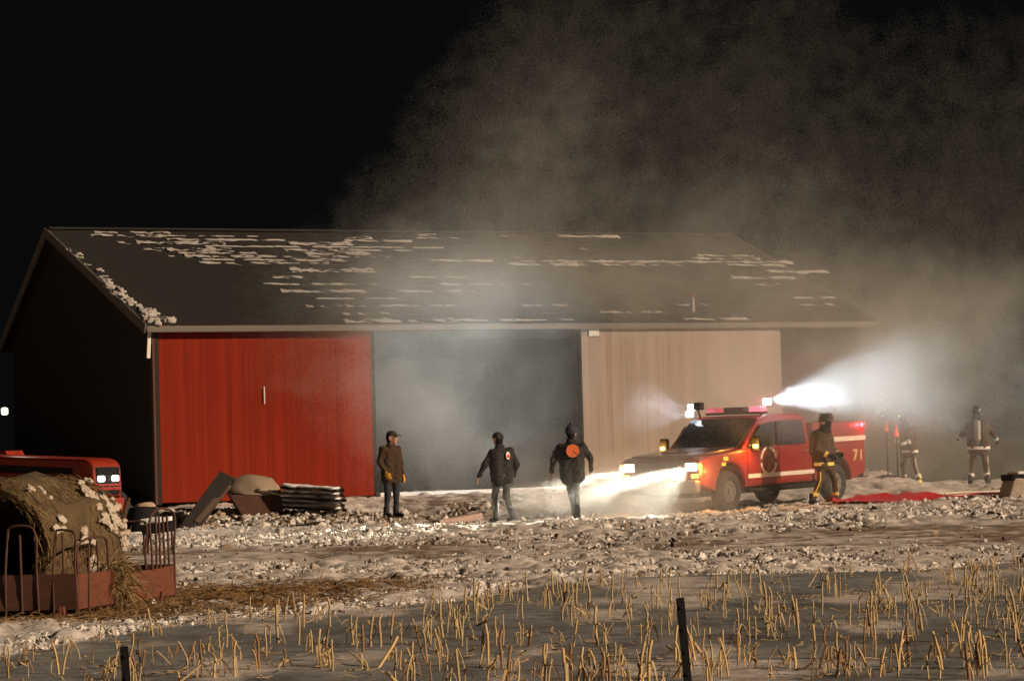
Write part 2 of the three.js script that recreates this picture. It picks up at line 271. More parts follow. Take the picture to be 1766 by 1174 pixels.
// ---------- bodies: a distance field of tapered limbs, meshed as one surface ----------
function fieldMesh(bones, h, k = 0.03) {
  const lo = [1e9, 1e9, 1e9], hi = [-1e9, -1e9, -1e9];
  for (const [a, ra, b, rb] of bones) for (let i = 0; i < 3; i++) { lo[i] = Math.min(lo[i], a[i] - ra, b[i] - rb); hi[i] = Math.max(hi[i], a[i] + ra, b[i] + rb); }
  const n = [0, 1, 2].map((i) => { lo[i] -= 2.5 * h; return Math.ceil((hi[i] + 2.5 * h - lo[i]) / h) + 1; }), f = new Float32Array(n[0] * n[1] * n[2]).fill(9), id = (i, j, l) => (l * n[1] + j) * n[0] + i;
  for (const [a, ra, b, rb] of bones) {
    const r = Math.max(ra, rb) + k + 2 * h, s = [0, 1, 2].map((i) => Math.max(0, Math.floor((Math.min(a[i], b[i]) - r - lo[i]) / h))), e = [0, 1, 2].map((i) => Math.min(n[i] - 1, Math.ceil((Math.max(a[i], b[i]) + r - lo[i]) / h)));
    const d = [b[0] - a[0], b[1] - a[1], b[2] - a[2]], q = d[0] * d[0] + d[1] * d[1] + d[2] * d[2] || 1e-9;
    for (let l = s[2]; l <= e[2]; l++) for (let j = s[1]; j <= e[1]; j++) for (let i = s[0]; i <= e[0]; i++) {
      const x = lo[0] + i * h - a[0], y = lo[1] + j * h - a[1], z = lo[2] + l * h - a[2], t = Math.min(1, Math.max(0, (x * d[0] + y * d[1] + z * d[2]) / q));
      const v = Math.hypot(x - t * d[0], y - t * d[1], z - t * d[2]) - (ra + (rb - ra) * t), o = id(i, j, l), u = f[o], m = Math.max(0, k - Math.abs(u - v)) / k;
      f[o] = Math.min(u, v) - m * m * k * 0.25;
    }
  }
  const at = new Map(), pos = [], ix = [];
  const vert = (i, j, l) => {
    const key = id(i, j, l); if (at.has(key)) return at.get(key);
    let sx = 0, sy = 0, sz = 0, c = 0;
    for (let e = 0; e < 12; e++) {
      const ax = e >> 2, p = e & 1, q = (e >> 1) & 1, A = [0, 0, 0]; A[(ax + 1) % 3] = p; A[(ax + 2) % 3] = q; const B = A.slice(); B[ax] = 1;
      const u = f[id(i + A[0], j + A[1], l + A[2])], v = f[id(i + B[0], j + B[1], l + B[2])];
      if ((u < 0) !== (v < 0)) { const t = u / (u - v); sx += A[0] + t * (B[0] - A[0]); sy += A[1] + t * (B[1] - A[1]); sz += A[2] + t * (B[2] - A[2]); c++; }
    }
    pos.push(lo[0] + (i + sx / c) * h, lo[1] + (j + sy / c) * h, lo[2] + (l + sz / c) * h); at.set(key, pos.length / 3 - 1); return pos.length / 3 - 1;
  };
  const st = [1, n[0], n[0] * n[1]];
  for (let l = 1; l < n[2] - 1; l++) for (let j = 1; j < n[1] - 1; j++) for (let i = 1; i < n[0] - 1; i++) for (let ax = 0; ax < 3; ax++) {
    const o = id(i, j, l), u = f[o] < 0, v = f[o + st[ax]] < 0; if (u === v) continue;
    const b = [0, 0, 0], c = [0, 0, 0]; b[(ax + 1) % 3] = 1; c[(ax + 2) % 3] = 1;
    const q = [vert(i - b[0] - c[0], j - b[1] - c[1], l - b[2] - c[2]), vert(i - c[0], j - c[1], l - c[2]), vert(i, j, l), vert(i - b[0], j - b[1], l - b[2])];
    if (u) ix.push(q[0], q[1], q[2], q[0], q[2], q[3]); else ix.push(q[0], q[2], q[1], q[0], q[3], q[2]);
  }
  const g = new THREE.BufferGeometry(); g.setAttribute('position', new THREE.BufferAttribute(new Float32Array(pos), 3)); g.setIndex(ix); g.computeVertexNormals();
  const uv = new Float32Array(pos.length / 3 * 2); for (let i = 0; i < uv.length / 2; i++) { uv[i * 2] = (pos[i * 3] + pos[i * 3 + 2]) * 1.6; uv[i * 2 + 1] = pos[i * 3 + 1] * 1.6; }
  g.setAttribute('uv', new THREE.BufferAttribute(uv, 2)); return g;
}
function wrinkle(g, amt, f) {                                       // folds of cloth
  const p = g.attributes.position, n = g.attributes.normal;
  for (let i = 0; i < p.count; i++) { const x = p.getX(i), y = p.getY(i), z = p.getZ(i), k = amt * (Math.abs(noise(x * f + 5, y * f * 1.7 + x * f, z * f) - 0.5) * 2 - 0.5 + 0.6 * (noise(x * f * 2.3, y * f * 2.1, z * f * 2.3) - 0.5)); p.setXYZ(i, x + n.getX(i) * k, y + n.getY(i) * k, z + n.getZ(i) * k); }
  g.computeVertexNormals(); return g;
}
const add3 = (a, b, s = 1) => [a[0] + b[0] * s, a[1] + b[1] * s, a[2] + b[2] * s], mix3 = (a, b, t) => [lerp(a[0], b[0], t), lerp(a[1], b[1], t), lerp(a[2], b[2], t)], v3 = (a) => V(...a);
// joints in metres, facing +z, the person's left at +x
function person(label, category, pos, turn, o) {
  const J = { pelvis: [0, 0.96, 0], chest: [0, 1.33, 0], neck: [0, 1.5, 0], head: [0, 1.67, 0.02], ls: [0.19, 1.43, 0], rs: [-0.19, 1.43, 0], le: [0.25, 1.15, -0.03], re: [-0.25, 1.15, -0.03], lw: [0.27, 0.91, 0.06], rw: [-0.27, 0.91, 0.06],
    lh: [0.1, 0.93, 0], rh: [-0.1, 0.93, 0], lk: [0.11, 0.5, 0.02], rk: [-0.11, 0.5, 0.02], la: [0.12, 0.09, -0.03], ra: [-0.12, 0.09, -0.03], lt: [0.15, 0.035, 0.16], rt: [-0.15, 0.035, 0.16], ...o.pose };
  const t = thing('person', label, category, pos, turn); t.scale.setScalar(o.size ?? 1);
  const ht = o.headTurn ?? 0, hd = (x, y, z) => add3(J.head, [x * Math.cos(ht) + z * Math.sin(ht), y, z * Math.cos(ht) - x * Math.sin(ht)]);
  const trunk = (r, hem = 0) => { const w = r * 0.62; return [...[-1, 1].flatMap((s) => [[add3(J.pelvis, [s * w, -hem, 0]), r * 0.98, add3(J.chest, [s * w * 1.1, 0, 0]), r], [add3(J.chest, [s * w * 1.1, 0, 0]), r, add3(s > 0 ? J.ls : J.rs, [-s * 0.04, -0.02, 0]), r * 0.55]]), [J.chest, r, J.neck, r * 0.5]]; };
  const arm = (s, r, cut = 1) => { const [a, b, c] = s > 0 ? [J.ls, J.le, J.lw] : [J.rs, J.re, J.rw]; return [[a, r * 1.15, b, r * 0.9], [b, r * 0.9, mix3(b, c, cut), r * 0.72]]; };
  const leg = (s, r, cut = 1) => { const [a, b, c] = s > 0 ? [J.lh, J.lk, J.la] : [J.rh, J.rk, J.ra]; return [[a, r * 1.25, b, r * 0.88], [b, r * 0.9, mix3(b, c, cut), r * 0.7]]; };
  const foot = (s, r) => { const [c, e] = s > 0 ? [J.la, J.lt] : [J.ra, J.rt]; return [[add3(c, [0, -0.03, -0.03]), r, add3(e, [0, 0.012, 0]), r * 0.82]]; };
  const hand = (s) => {                                             // palm, four unequal bent fingers and a thumb
    const [e, w] = s > 0 ? [J.le, J.lw] : [J.re, J.rw], d = v3(w).sub(v3(e)).normalize(), side = V(0, 0, 1).addScaledVector(d, -d.z).normalize(), inn = side.clone().cross(d).multiplyScalar(-s).normalize(), b = [], q = (u, v, n) => v3(w).addScaledVector(d, u).addScaledVector(side, v).addScaledVector(inn, n).toArray();
    for (const v of [-0.026, -0.009, 0.009, 0.026]) b.push([q(0, v * 0.6, 0), 0.018, q(0.085, v, 0), 0.013]);
    [[-0.031, 0.055], [-0.0105, 0.07], [0.0105, 0.076], [0.031, 0.066]].forEach(([v, l]) => { b.push([q(0.085, v, 0), 0.0105, q(0.085 + l * 0.5, v * 1.15, 0.01), 0.0095], [q(0.085 + l * 0.5, v * 1.15, 0.01), 0.0095, q(0.085 + l * 0.9, v * 1.2, 0.035), 0.008]); });
    b.push([q(0.02, 0.03, 0.005), 0.014, q(0.06, 0.058, 0.02), 0.011], [q(0.06, 0.058, 0.02), 0.011, q(0.095, 0.062, 0.035), 0.0095]); return b;
  };
  const head = [[hd(0, 0.03, -0.025), 0.098, hd(0, 0.05, 0.005), 0.095], [hd(0, -0.02, 0.02), 0.075, hd(0, -0.085, 0.055), 0.042], [hd(0, 0.005, 0.095), 0.013, hd(0, -0.03, 0.118), 0.016], [hd(0.035, -0.02, 0.08), 0.022, hd(-0.035, -0.02, 0.08), 0.022], [hd(0.028, 0.03, 0.092), 0.012, hd(-0.028, 0.03, 0.092), 0.012], [hd(0.02, -0.062, 0.092), 0.009, hd(-0.02, -0.062, 0.092), 0.009], ...[-1, 1].map((s) => [hd(s * 0.094, -0.03, -0.005), 0.012, hd(s * 0.1, 0.025, -0.012), 0.016]), [J.neck, 0.055, hd(0, -0.03, -0.02), 0.055]];
  const skin = [...trunk(0.1), ...arm(1, 0.042), ...arm(-1, 0.042), ...leg(1, 0.06), ...leg(-1, 0.06), ...foot(1, 0.04), ...foot(-1, 0.04), [J.neck, 0.055, J.head, 0.07]];
  part('body', [fieldMesh(skin, 0.016), fieldMesh(head, 0.006, 0.022), fieldMesh([...hand(1)], 0.0045, 0.008), fieldMesh([...hand(-1)], 0.0045, 0.008)], o.handMat && o.allGlove ? o.handMat : M.skin, t);
  const jr = o.jacketR ?? 0.15;
  part('jacket', wrinkle(fieldMesh([...trunk(jr, o.hem ?? 0.08), ...arm(1, 0.068, 0.96), ...arm(-1, 0.068, 0.96), ...(o.collar ? [[add3(J.neck, [0.03, 0.03, -0.02]), 0.07, add3(J.neck, [-0.03, 0.03, -0.02]), 0.07]] : []), ...(o.folds ? [1, -1].flatMap((s) => [[add3(J.pelvis, [s * 0.1, -0.02, 0.03]), 0.085, add3(J.pelvis, [s * 0.13, 0.2, -0.02]), 0.08], [add3(J.chest, [s * 0.12, -0.13, 0.03]), 0.075, add3(J.chest, [s * 0.16, 0.02, -0.03]), 0.07]]) : [])], 0.013, 0.04), 0.022, 8), o.jacket, t);
  part('trousers', wrinkle(fieldMesh([...leg(1, 0.078, 0.9), ...leg(-1, 0.078, 0.9), [J.lh, 0.1, J.rh, 0.1], [J.pelvis, 0.11, J.pelvis, 0.11], ...[1, -1].map((s) => { const [b, c] = s > 0 ? [J.lk, J.la] : [J.rk, J.ra]; return [mix3(b, c, 0.75), 0.06, mix3(b, c, 0.95), 0.068]; })], 0.013, 0.03), 0.016, 9), o.trousers, t);
  for (const s of [1, -1]) part('boot', fieldMesh([...foot(s, 0.052), [s > 0 ? J.la : J.ra, 0.058, add3(s > 0 ? J.la : J.ra, [0, 0.1, 0]), 0.06]], 0.011, 0.03), o.boots ?? M.black, t);
  if (o.gloves) for (const s of [1, -1]) part('glove', fieldMesh(hand(s).map(([a, ra, b, rb]) => [a, ra + 0.007, b, rb + 0.007]), 0.006, 0.012), o.gloves, t);
  const H = J.head;
  const put = (n, g, m) => { g.rotateY(ht); g.translate(...H); return part(n, g, m, t); };
  part('hair', fieldMesh([[hd(0, 0.03, -0.035), 0.1, hd(0, -0.04, -0.05), 0.075]], 0.008, 0.02), M.black, t);
  if (o.hat === 'cap') { put('cap', lumpy(new THREE.SphereGeometry(0.122, 20, 10, 0, 6.283, 0, 1.5).scale(0.95, 1, 1.05).translate(0, 0.045, -0.01), 0.012, 12), o.hatMat); put('cap_peak', mv(box(0.16, 0.015, 0.1, 0, 0, 0, 0.007), 0, 0.06, 0.15, 0.2), o.hatMat); put('ear_flap', box(0.225, 0.09, 0.1, 0, 0.0, -0.05, 0.03), o.hatMat); }
  if (o.hat === 'knit') { put('knit_cap', lumpy(new THREE.SphereGeometry(0.122, 20, 12, 0, 6.283, 0, 1.75).scale(0.95, o.hatTall ?? 1.05, 1.04).translate(0, 0.04, -0.01), 0.016, 14), o.hatMat); if (o.pompom) put('pompom', lumpy(new THREE.IcosahedronGeometry(0.04, 2).translate(0, 0.185, -0.01), 0.03, 30), o.hatMat); }
  if (o.hat === 'helmet') {
    put('helmet', merge([lumpy(new THREE.SphereGeometry(0.135, 22, 12, 0, 6.283, 0, 1.55).scale(1, 1.1, 1.12).translate(0, 0.05, -0.01), 0.002, 8), new THREE.TorusGeometry(0.158, 0.02, 6, 26).rotateX(Math.PI / 2).scale(1, 0.6, 1.28).translate(0, 0.045, -0.03), box(0.022, 0.03, 0.3, 0, 0.19, -0.01)]), M.helmet);
    put('helmet_shield', mv(box(0.1, 0.12, 0.016), 0, 0.13, 0.155, -0.3), o.shield ?? M.rust);
    put('face_mask', lumpy(new THREE.SphereGeometry(0.095, 16, 10).scale(0.95, 1.05, 0.7).translate(0, -0.015, 0.065), 0.006, 9), M.black);
    put('neck_guard', cyl(0.1, 0.15, 0.16, 18, true).translate(0, -0.1, -0.02), M.black);
  }
  if (o.stripes) {
    const band = (a, b, tt, r, w, m) => { const c = v3(mix3(a, b, tt)), q = new THREE.Quaternion().setFromUnitVectors(V(0, 1, 0), v3(b).sub(v3(a)).normalize()); const g = cyl(r, r, w, 20, true); g.applyMatrix4(new THREE.Matrix4().compose(c, q, V(1, 1, 1))); part('reflective_stripe', g, m, t); };
    for (const [e, w] of [[J.le, J.lw], [J.re, J.rw]]) band(e, w, 0.8, 0.06, 0.06, o.stripes);
    for (const [k, a] of [[J.lk, J.la], [J.rk, J.ra]]) band(k, a, 0.68, 0.071, 0.07, o.stripes);
    const hem = cyl(1, 1.02, 0.065, 26, true).scale(jr * 1.68, 1, jr * 1.07).translate(J.pelvis[0], J.pelvis[1] - (o.hem ?? 0.08) + 0.02, J.pelvis[2]); part('reflective_stripe', hem, o.stripes, t);
    for (const [h, k, a] of [[J.lh, J.lk, J.la], [J.rh, J.rk, J.ra]]) part('leg_stripe', tube([[h, k, 0.6, 0.09], [k, a, 0.0, 0.077], [k, a, 0.5, 0.071], [k, a, 0.8, 0.075]].map(([u, v, q, r]) => v3(add3(mix3(u, v, q), [Math.sign(h[0]) * r * 0.8, 0, o.stripeSide ?? 0.03]))), 0.014, 16, 6), o.stripes, t);
  }
  if (o.tank) {
    part('air_tank', merge([mv(new THREE.CapsuleGeometry(0.085, 0.38, 6, 16), 0, 1.26, -0.23, 0.06), mv(cyl(0.03, 0.03, 0.1), 0, 0.99, -0.22)]), o.tank, t);
    part('harness', merge([box(0.27, 0.46, 0.05, 0, 1.24, -0.15), ...[-1, 1].map((s) => tube([V(s * 0.11, 1.08, -0.14), V(s * 0.13, 1.5, -0.1), V(s * 0.12, 1.52, 0.06), V(s * 0.12, 1.2, 0.15)], 0.02, 18, 6))]), M.black, t);
  }
  return t;
}
const onGround = (px, py, d) => { const v = P(px, py, d); v.y = G(v.x, v.z) + 0.02; return v; };
{
  person('man in a brown work coat and dark cap standing at the doorway edge', 'person', onGround(676, 893, 64.2), 0.62, { size: 1.04, jacket: M.jacketBrown, trousers: M.jeans, hat: 'cap', hatMat: mat(0.03, 0.025, 0.02), headTurn: 0.5, collar: true, folds: true, hem: 0.16, gloves: M.yellow, jacketR: 0.14,
    pose: { head: [0.02, 1.65, 0.05], neck: [0.01, 1.49, 0.02], rw: [-0.22, 0.93, 0.14], re: [-0.27, 1.15, 0.0], lw: [0.28, 0.88, 0.02] } });
  const p2 = person('man walking away in a black jacket with a small oval badge on the back', 'person', onGround(868, 904, 56.4), Math.PI + 0.42, { size: 0.955, jacket: M.jacketBlack, trousers: M.greyJeans, hat: 'knit', hatMat: mat(0.03, 0.028, 0.024), hatTall: 0.92, headTurn: 0.2, collar: true, folds: true, hem: 0.1,
    pose: { head: [0.05, 1.66, 0.05], neck: [0.03, 1.49, 0.02], chest: [0.02, 1.32, 0.02], ls: [0.2, 1.4, 0.02], le: [0.35, 1.16, 0.05], lw: [0.45, 0.93, 0.12], re: [-0.3, 1.14, -0.06], rw: [-0.27, 0.92, 0.05], lk: [0.1, 0.52, 0.16], rk: [-0.06, 0.5, -0.06], la: [0.06, 0.1, 0.2], ra: [-0.04, 0.14, -0.34], lt: [0.08, 0.04, 0.39], rt: [-0.05, 0.05, -0.15] } });
  const b2 = part('jacket_badge', cyl(0.058, 0.058, 0.012, 22).scale(0.8, 1, 1.35).rotateX(Math.PI / 2), M.stripe, p2, V(-0.075, 1.33, -0.15), [0.06, 0.25, 0]);
  part('badge_centre', cyl(0.036, 0.036, 0.012, 18).scale(0.9, 1, 1.15).rotateX(Math.PI / 2), mat(0.6, 0.06, 0.04), b2, V(-0.004, -0.012, -0.005));
  const p3 = person('man in a black jacket with a big orange round emblem on the back', 'person', onGround(989, 904, 57), Math.PI - 0.03, { size: 0.985, jacket: M.jacketBlack, trousers: M.greyJeans, hat: 'knit', hatMat: mat(0.03, 0.028, 0.06), pompom: true, hatTall: 1.15, collar: true, folds: true, hem: 0.13, jacketR: 0.155,
    pose: { ls: [0.23, 1.42, 0], rs: [-0.23, 1.42, 0], le: [0.36, 1.17, -0.03], re: [-0.37, 1.17, -0.03], lw: [0.4, 0.94, 0.05], rw: [-0.38, 0.94, 0.05], lk: [0.03, 0.52, 0.17], rk: [-0.07, 0.5, 0.0], la: [-0.04, 0.1, 0.16], ra: [-0.09, 0.13, -0.26], lt: [-0.03, 0.04, 0.35], rt: [-0.12, 0.05, -0.07] } });
  const b3 = part('jacket_emblem', cyl(0.128, 0.128, 0.03, 28).rotateX(Math.PI / 2), mat(0.72, 0.17, 0.05, 0.7), p3, V(-0.03, 1.34, -0.178), [0.05, 0, 0]);
  part('emblem_mark', mv(box(0.02, 0.12, 0.012), -0.045, -0.04, -0.012, 0, 0, -0.8), mat(0.2, 0.035, 0.015), b3);
  person('firefighter with an air tank standing in front of the fire truck', 'person', onGround(1424, 869, 60.4), 0.95, { size: 1.0, jacket: M.turnout, trousers: M.turnout, hat: 'helmet', gloves: M.black, stripes: M.reflect, tank: M.helmet, hem: 0.14, jacketR: 0.165, folds: true, collar: true,
    pose: { head: [0, 1.66, 0.06], pelvis: [0, 0.95, 0], lh: [0.1, 0.92, 0], lk: [0.2, 0.5, 0.12], la: [0.3, 0.1, 0.08], lt: [0.36, 0.04, 0.25], rk: [-0.2, 0.5, 0.02], ra: [-0.32, 0.1, -0.12], rt: [-0.4, 0.04, 0.05], re: [-0.3, 1.15, 0.02], rw: [-0.2, 1.0, 0.22], le: [0.28, 1.14, 0.05], lw: [0.16, 1.02, 0.26] } });
  const f2 = person('firefighter with yellow-toed boots behind the truck beside the red lamps', 'person', onGround(1570, 834, 77), -0.7, { size: 1.02, jacket: M.turnout, trousers: M.turnout, boots: M.reflect, hat: 'helmet', gloves: M.silver, stripes: M.silver, hem: 0.14, jacketR: 0.155, folds: true, collar: true, tank: M.steel,
    pose: { head: [0, 1.63, 0.12], neck: [0, 1.47, 0.08], chest: [0, 1.3, 0.05], re: [-0.3, 1.2, 0.1], rw: [-0.16, 1.12, 0.3], le: [0.3, 1.18, 0.08], lw: [0.15, 1.06, 0.32], lk: [0.22, 0.5, 0.1], la: [0.3, 0.1, 0.02], lt: [0.36, 0.04, 0.2], ra: [-0.2, 0.1, -0.05], rt: [-0.24, 0.04, 0.13], rk: [-0.16, 0.5, 0.06] } });
  part('helmet_lamp', new THREE.SphereGeometry(0.02, 10, 8), glow(0.2, 1, 0.1, 5), f2, V(-0.1, 1.74, 0.22));
  person('firefighter with silver reflective bands at the far right in the smoke', 'person', onGround(1690, 831, 72), Math.PI - 0.2, { size: 1.03, jacket: M.turnout, trousers: M.turnout, hat: 'helmet', shield: M.silver, gloves: M.black, stripes: M.silver, hem: 0.12, jacketR: 0.165, folds: true, collar: true, tank: M.steel,
    pose: { le: [0.36, 1.2, -0.02], lw: [0.44, 1.14, 0.18], re: [-0.36, 1.18, -0.02], rw: [-0.42, 1.05, 0.14], lk: [0.15, 0.5, 0.04], la: [0.2, 0.1, -0.02], lt: [0.24, 0.04, 0.16], rk: [-0.15, 0.5, 0.04], ra: [-0.19, 0.1, -0.02], rt: [-0.23, 0.04, 0.16] } });
}

// ---------- the fire pickup ----------
{
  const wheel = onGround(1252, 880, 60), fw = V(-0.63, 0, 0.777), lf = V(0.777, 0, 0.63), c = wheel.clone().addScaledVector(fw, -1.95).addScaledVector(lf, -0.82);
  const t = thing('fire_truck', 'red fire department pickup truck with headlights and roof lamps blazing in the smoke', 'fire truck', V(c.x, G(wheel.x, wheel.z) + 0.03, c.z), Math.PI + Math.atan2(0.777, 0.63) );
  t.rotation.set(0, -Math.atan2(0.777, -0.63), -0.02, 'YXZ');
  const taper = (g) => { const p = g.attributes.position; for (let i = 0; i < p.count; i++) { const y = p.getY(i); if (y > 1.22) p.setZ(i, p.getZ(i) * (1 - (y - 1.22) * 0.16)); } g.computeVertexNormals(); return g; };
  const low = new THREE.Shape(); low.moveTo(-1.06, 0.5); low.lineTo(1.42, 0.48); low.absarc(1.95, 0.46, 0.53, Math.PI, 0, true); low.lineTo(2.9, 0.56); low.lineTo(3.02, 0.62); low.lineTo(3.04, 1.0); low.quadraticCurveTo(3.02, 1.12, 2.85, 1.15); low.lineTo(1.5, 1.26); low.lineTo(-1.06, 1.28); low.closePath();
  const body = part('body', prism(low, 1.98, 0.05), M.truckRed, t);
  const bed = new THREE.Shape(); bed.moveTo(-1.1, 0.52); bed.lineTo(-1.47, 0.52); bed.absarc(-2.0, 0.46, 0.53, 0, Math.PI, false); bed.lineTo(-3.1, 0.6); bed.lineTo(-3.15, 1.7); bed.lineTo(-1.1, 1.72); bed.closePath();
  const util = part('utility_body', prism(bed, 2.0, 0.03), M.truckRed, t);
  part('underbody', [box(5.4, 0.22, 1.5, 0, 0.52, 0), box(0.9, 0.5, 1.2, 2.1, 0.6, 0), box(5.6, 0.1, 0.9, -0.2, 0.38, 0)], M.black, t);
  part('cab', taper(prism([[1.52, 1.22], [0.72, 1.86], [0.4, 1.93], [-0.8, 1.93], [-1.04, 1.84], [-1.06, 1.22]], 1.9, 0.04)), M.truckRed, t);
  part('hood', [mv(box(1.5, 0.06, 1.55, 0, 0, 0, 0.03), 2.2, 1.225, 0, 0, 0, -0.075), mv(box(0.8, 0.05, 0.7, 0, 0, 0, 0.024), 2.1, 1.26, 0, 0, 0, -0.075)], M.hood, t);
  const ws = mv(box(1.02, 0.02, 1.62, 0, 0, 0, 0.008), 1.115, 1.56, 0, 0, 0, -0.672); part('windshield', ws, M.glass, t);
  for (const s of [-1, 1]) {                                        // -1 is the side seen
    const glassAt = (pts) => { const g = taper(prism(pts, 0.02)); g.translate(0, 0, s * 0.905); const p = g.attributes.position; for (let i = 0; i < p.count; i++) p.setZ(i, p.getZ(i) - s * (p.getY(i) - 1.22) * 0.0); return g; };
    part('side_window', glassAt([[1.28, 1.3], [0.78, 1.74], [0.3, 1.8], [0.26, 1.3]]), M.glass, t, V(0, 0, s * 0.055)); part('side_window', glassAt([[0.18, 1.3], [0.22, 1.8], [-0.74, 1.8], [-0.86, 1.3]]), M.glass, t, V(0, 0, s * 0.055));
    for (const [x0, x1] of [[0.24, 1.36], [-0.92, 0.2]]) { const d = part('door', box(x1 - x0, 0.68, 0.02, (x0 + x1) / 2, 0.9, s * 1.0, 0.008), M.truckRed, t); part('handle', box(0.16, 0.035, 0.03, x0 + 0.14, 1.14, s * 1.022), M.chrome, d); }
    part('door_stripe', box(2.44, 0.085, 0.012, 0.16, 0.7, s * 1.017, 0.004), M.stripe, t);
    part('utility_stripe', mv(box(1.55, 0.1, 0.012, 0, 0, 0, 0.004), -2.36, 1.34, s * 1.004, 0, 0, 0), M.stripe, util);
    part('running_board', box(2.3, 0.06, 0.2, 0.18, 0.42, s * 0.98), M.black, t);
    const mr = part('mirror', [box(0.1, 0.3, 0.2, 1.24, 1.36, s * 1.16, 0.03), box(0.05, 0.05, 0.2, 1.24, 1.28, s * 1.03)], M.black, t);
    part('mirror_lamp', box(0.06, 0.075, 0.11, 1.3, 1.31, s * 1.17, 0.02), glow(1, 0.5, 0.08, 12), mr);
    const al = new THREE.PointLight(new THREE.Color(1, 0.42, 0.06), 2.4); al.position.set(1.36, 1.3, s * 1.2); al.castShadow = true; al.shadow.radius = 2; al.name = 'mirror_lamp'; t.add(al);
    const hl = part('headlight', [box(0.09, 0.17, 0.3, 3.0, 0.96, s * 0.78, 0.03)], glow(1, 0.9, 0.66, 9), t);
    part('marker_lamp', box(0.08, 0.13, 0.14, 3.0, 0.965, s * 0.945, 0.03), glow(1, 0.45, 0.05, 7), t);
    part('turn_lamp', box(0.08, 0.1, 0.2, 3.0, 0.78, s * 0.86, 0.03), glow(1, 0.45, 0.05, 7), t);
    const ml = new THREE.PointLight(new THREE.Color(1, 0.42, 0.06), 2.2); ml.position.set(3.0, 0.86, s * 1.1); ml.castShadow = true; ml.shadow.radius = 2; ml.name = 'turn_lamp'; t.add(ml);
    const sp = new THREE.SpotLight(new THREE.Color(1, 0.93, 0.72), HEAD * 2.3, 0, 4.2 * RAD, 0.8); sp.position.set(3.05, 0.96, s * 0.78); sp.target.position.set(9.05, 0.3, s * 0.78); sp.castShadow = true; sp.shadow.radius = 3; sp.name = 'headlight'; t.add(sp, sp.target);
    const fl = new THREE.SpotLight(new THREE.Color(1, 0.93, 0.72), HEAD * 0.08, 0, 22 * RAD, 0.8); fl.position.set(3.05, 0.96, s * 0.78); fl.target.position.set(9.05, -1.9, s * 0.78); fl.castShadow = true; fl.shadow.radius = 3; fl.name = 'headlight'; t.add(fl, fl.target);
    for (const x of [1.95, -2.0]) {
      const w = thingPart('wheel', t, V(x, 0.42, s * 0.84));
      part('tyre', new THREE.TorusGeometry(0.3, 0.125, 12, 30).scale(1, 1, 1.15), M.rubber, w);
      part('rim', [cyl(0.225, 0.24, 0.2, 22).rotateX(Math.PI / 2), ...[0, 1, 2, 3, 4, 5, 6, 7].map((k) => mv(cyl(0.035, 0.035, 0.24, 8).rotateX(Math.PI / 2), 0.15 * Math.cos(k * 0.785), 0.15 * Math.sin(k * 0.785), 0)), cyl(0.07, 0.08, 0.28, 12).rotateX(Math.PI / 2)], M.chrome, w);
    }
    part('tail_lamp', box(0.05, 0.2, 0.1, -3.15, 1.05, s * 0.88, 0.02), glow(1, 0.05, 0.04, 1.2), t);
  }
  part('grille', [box(0.06, 0.05, 1.2, 3.04, 1.06, 0), box(0.06, 0.05, 1.2, 3.05, 0.95, 0), box(0.06, 0.05, 1.2, 3.05, 0.83, 0), box(0.05, 0.3, 1.24, 3.02, 0.92, 0)], M.black, t);
  part('bumper', [box(0.2, 0.26, 1.98, 3.1, 0.57, 0, 0.05), box(0.06, 0.16, 0.4, 3.2, 0.55, 0)], M.steel, t);
  part('rear_bumper', box(0.25, 0.2, 1.9, -3.22, 0.58, 0, 0.04), M.steel, t);
  // ring and cross emblem on the door, number on the rear corner
  const ring = [0, 1, 2, 3].map((k) => { const s = new THREE.Shape(), a = k * Math.PI / 2 + 0.16, b = a + 1.25; s.absarc(0, 0, 0.3, a, b, false); s.absarc(0, 0, 0.245, b, a, true); return prism(s, 0.012); });
  part('door_emblem', ring.map((g) => g.translate(0.62, 0.99, -1.018)), M.stripe, t);
  part('emblem_cross', [0, 1, 2, 3].map((k) => { const s = new THREE.Shape(); s.moveTo(0.03, 0.02); s.lineTo(0.2, 0.1); s.quadraticCurveTo(0.17, 0, 0.2, -0.1); s.lineTo(0.03, -0.02); return prism(s, 0.01).rotateZ(k * Math.PI / 2).translate(0.62, 0.99, -1.017); }), mat(0.3, 0.12, 0.05), t);
  const one = new THREE.Shape([[0, 0], [0.06, 0], [0.06, 0.24], [0, 0.2]].map((p) => new THREE.Vector2(...p))), seven = new THREE.Shape([[0.0, 0], [0.06, 0], [0.17, 0.2], [0.17, 0.24], [0, 0.24], [0, 0.19], [0.1, 0.19]].map((p) => new THREE.Vector2(...p)));
  part('unit_number', [prism(one, 0.012).rotateY(Math.PI).translate(-2.9, 0.86, -1.006), prism(seven, 0.012).rotateY(Math.PI).translate(-2.62, 0.86, -1.006)], mat(0.6, 0.42, 0.16), t);
  const fenderReflections = part('fender_lamp_reflection', [mv(box(0.14, 0.07, 0.012), 2.2, 0.98, -0.997), mv(box(0.16, 0.08, 0.012), 2.12, 1.09, -0.997)], glow(1, 0.55, 0.04, 1.4), t);  // glowing patches stand in for the amber lamps reflected in the fender
  // roof lamps
  part('light_bar', [box(0.28, 0.05, 1.4, 0.25, 1.98, 0, 0.02), box(0.24, 0.12, 0.5, 0.25, 2.05, 0, 0.03)], M.black, t);
  part('red_lens', box(0.24, 0.12, 0.3, 0.25, 2.05, -0.55, 0.03), glow(1, 0.12, 0.16, 2.2), t);
  part('red_lens', box(0.24, 0.12, 0.3, 0.25, 2.05, 0.55, 0.03), glow(1, 0.12, 0.16, 0.6), t);
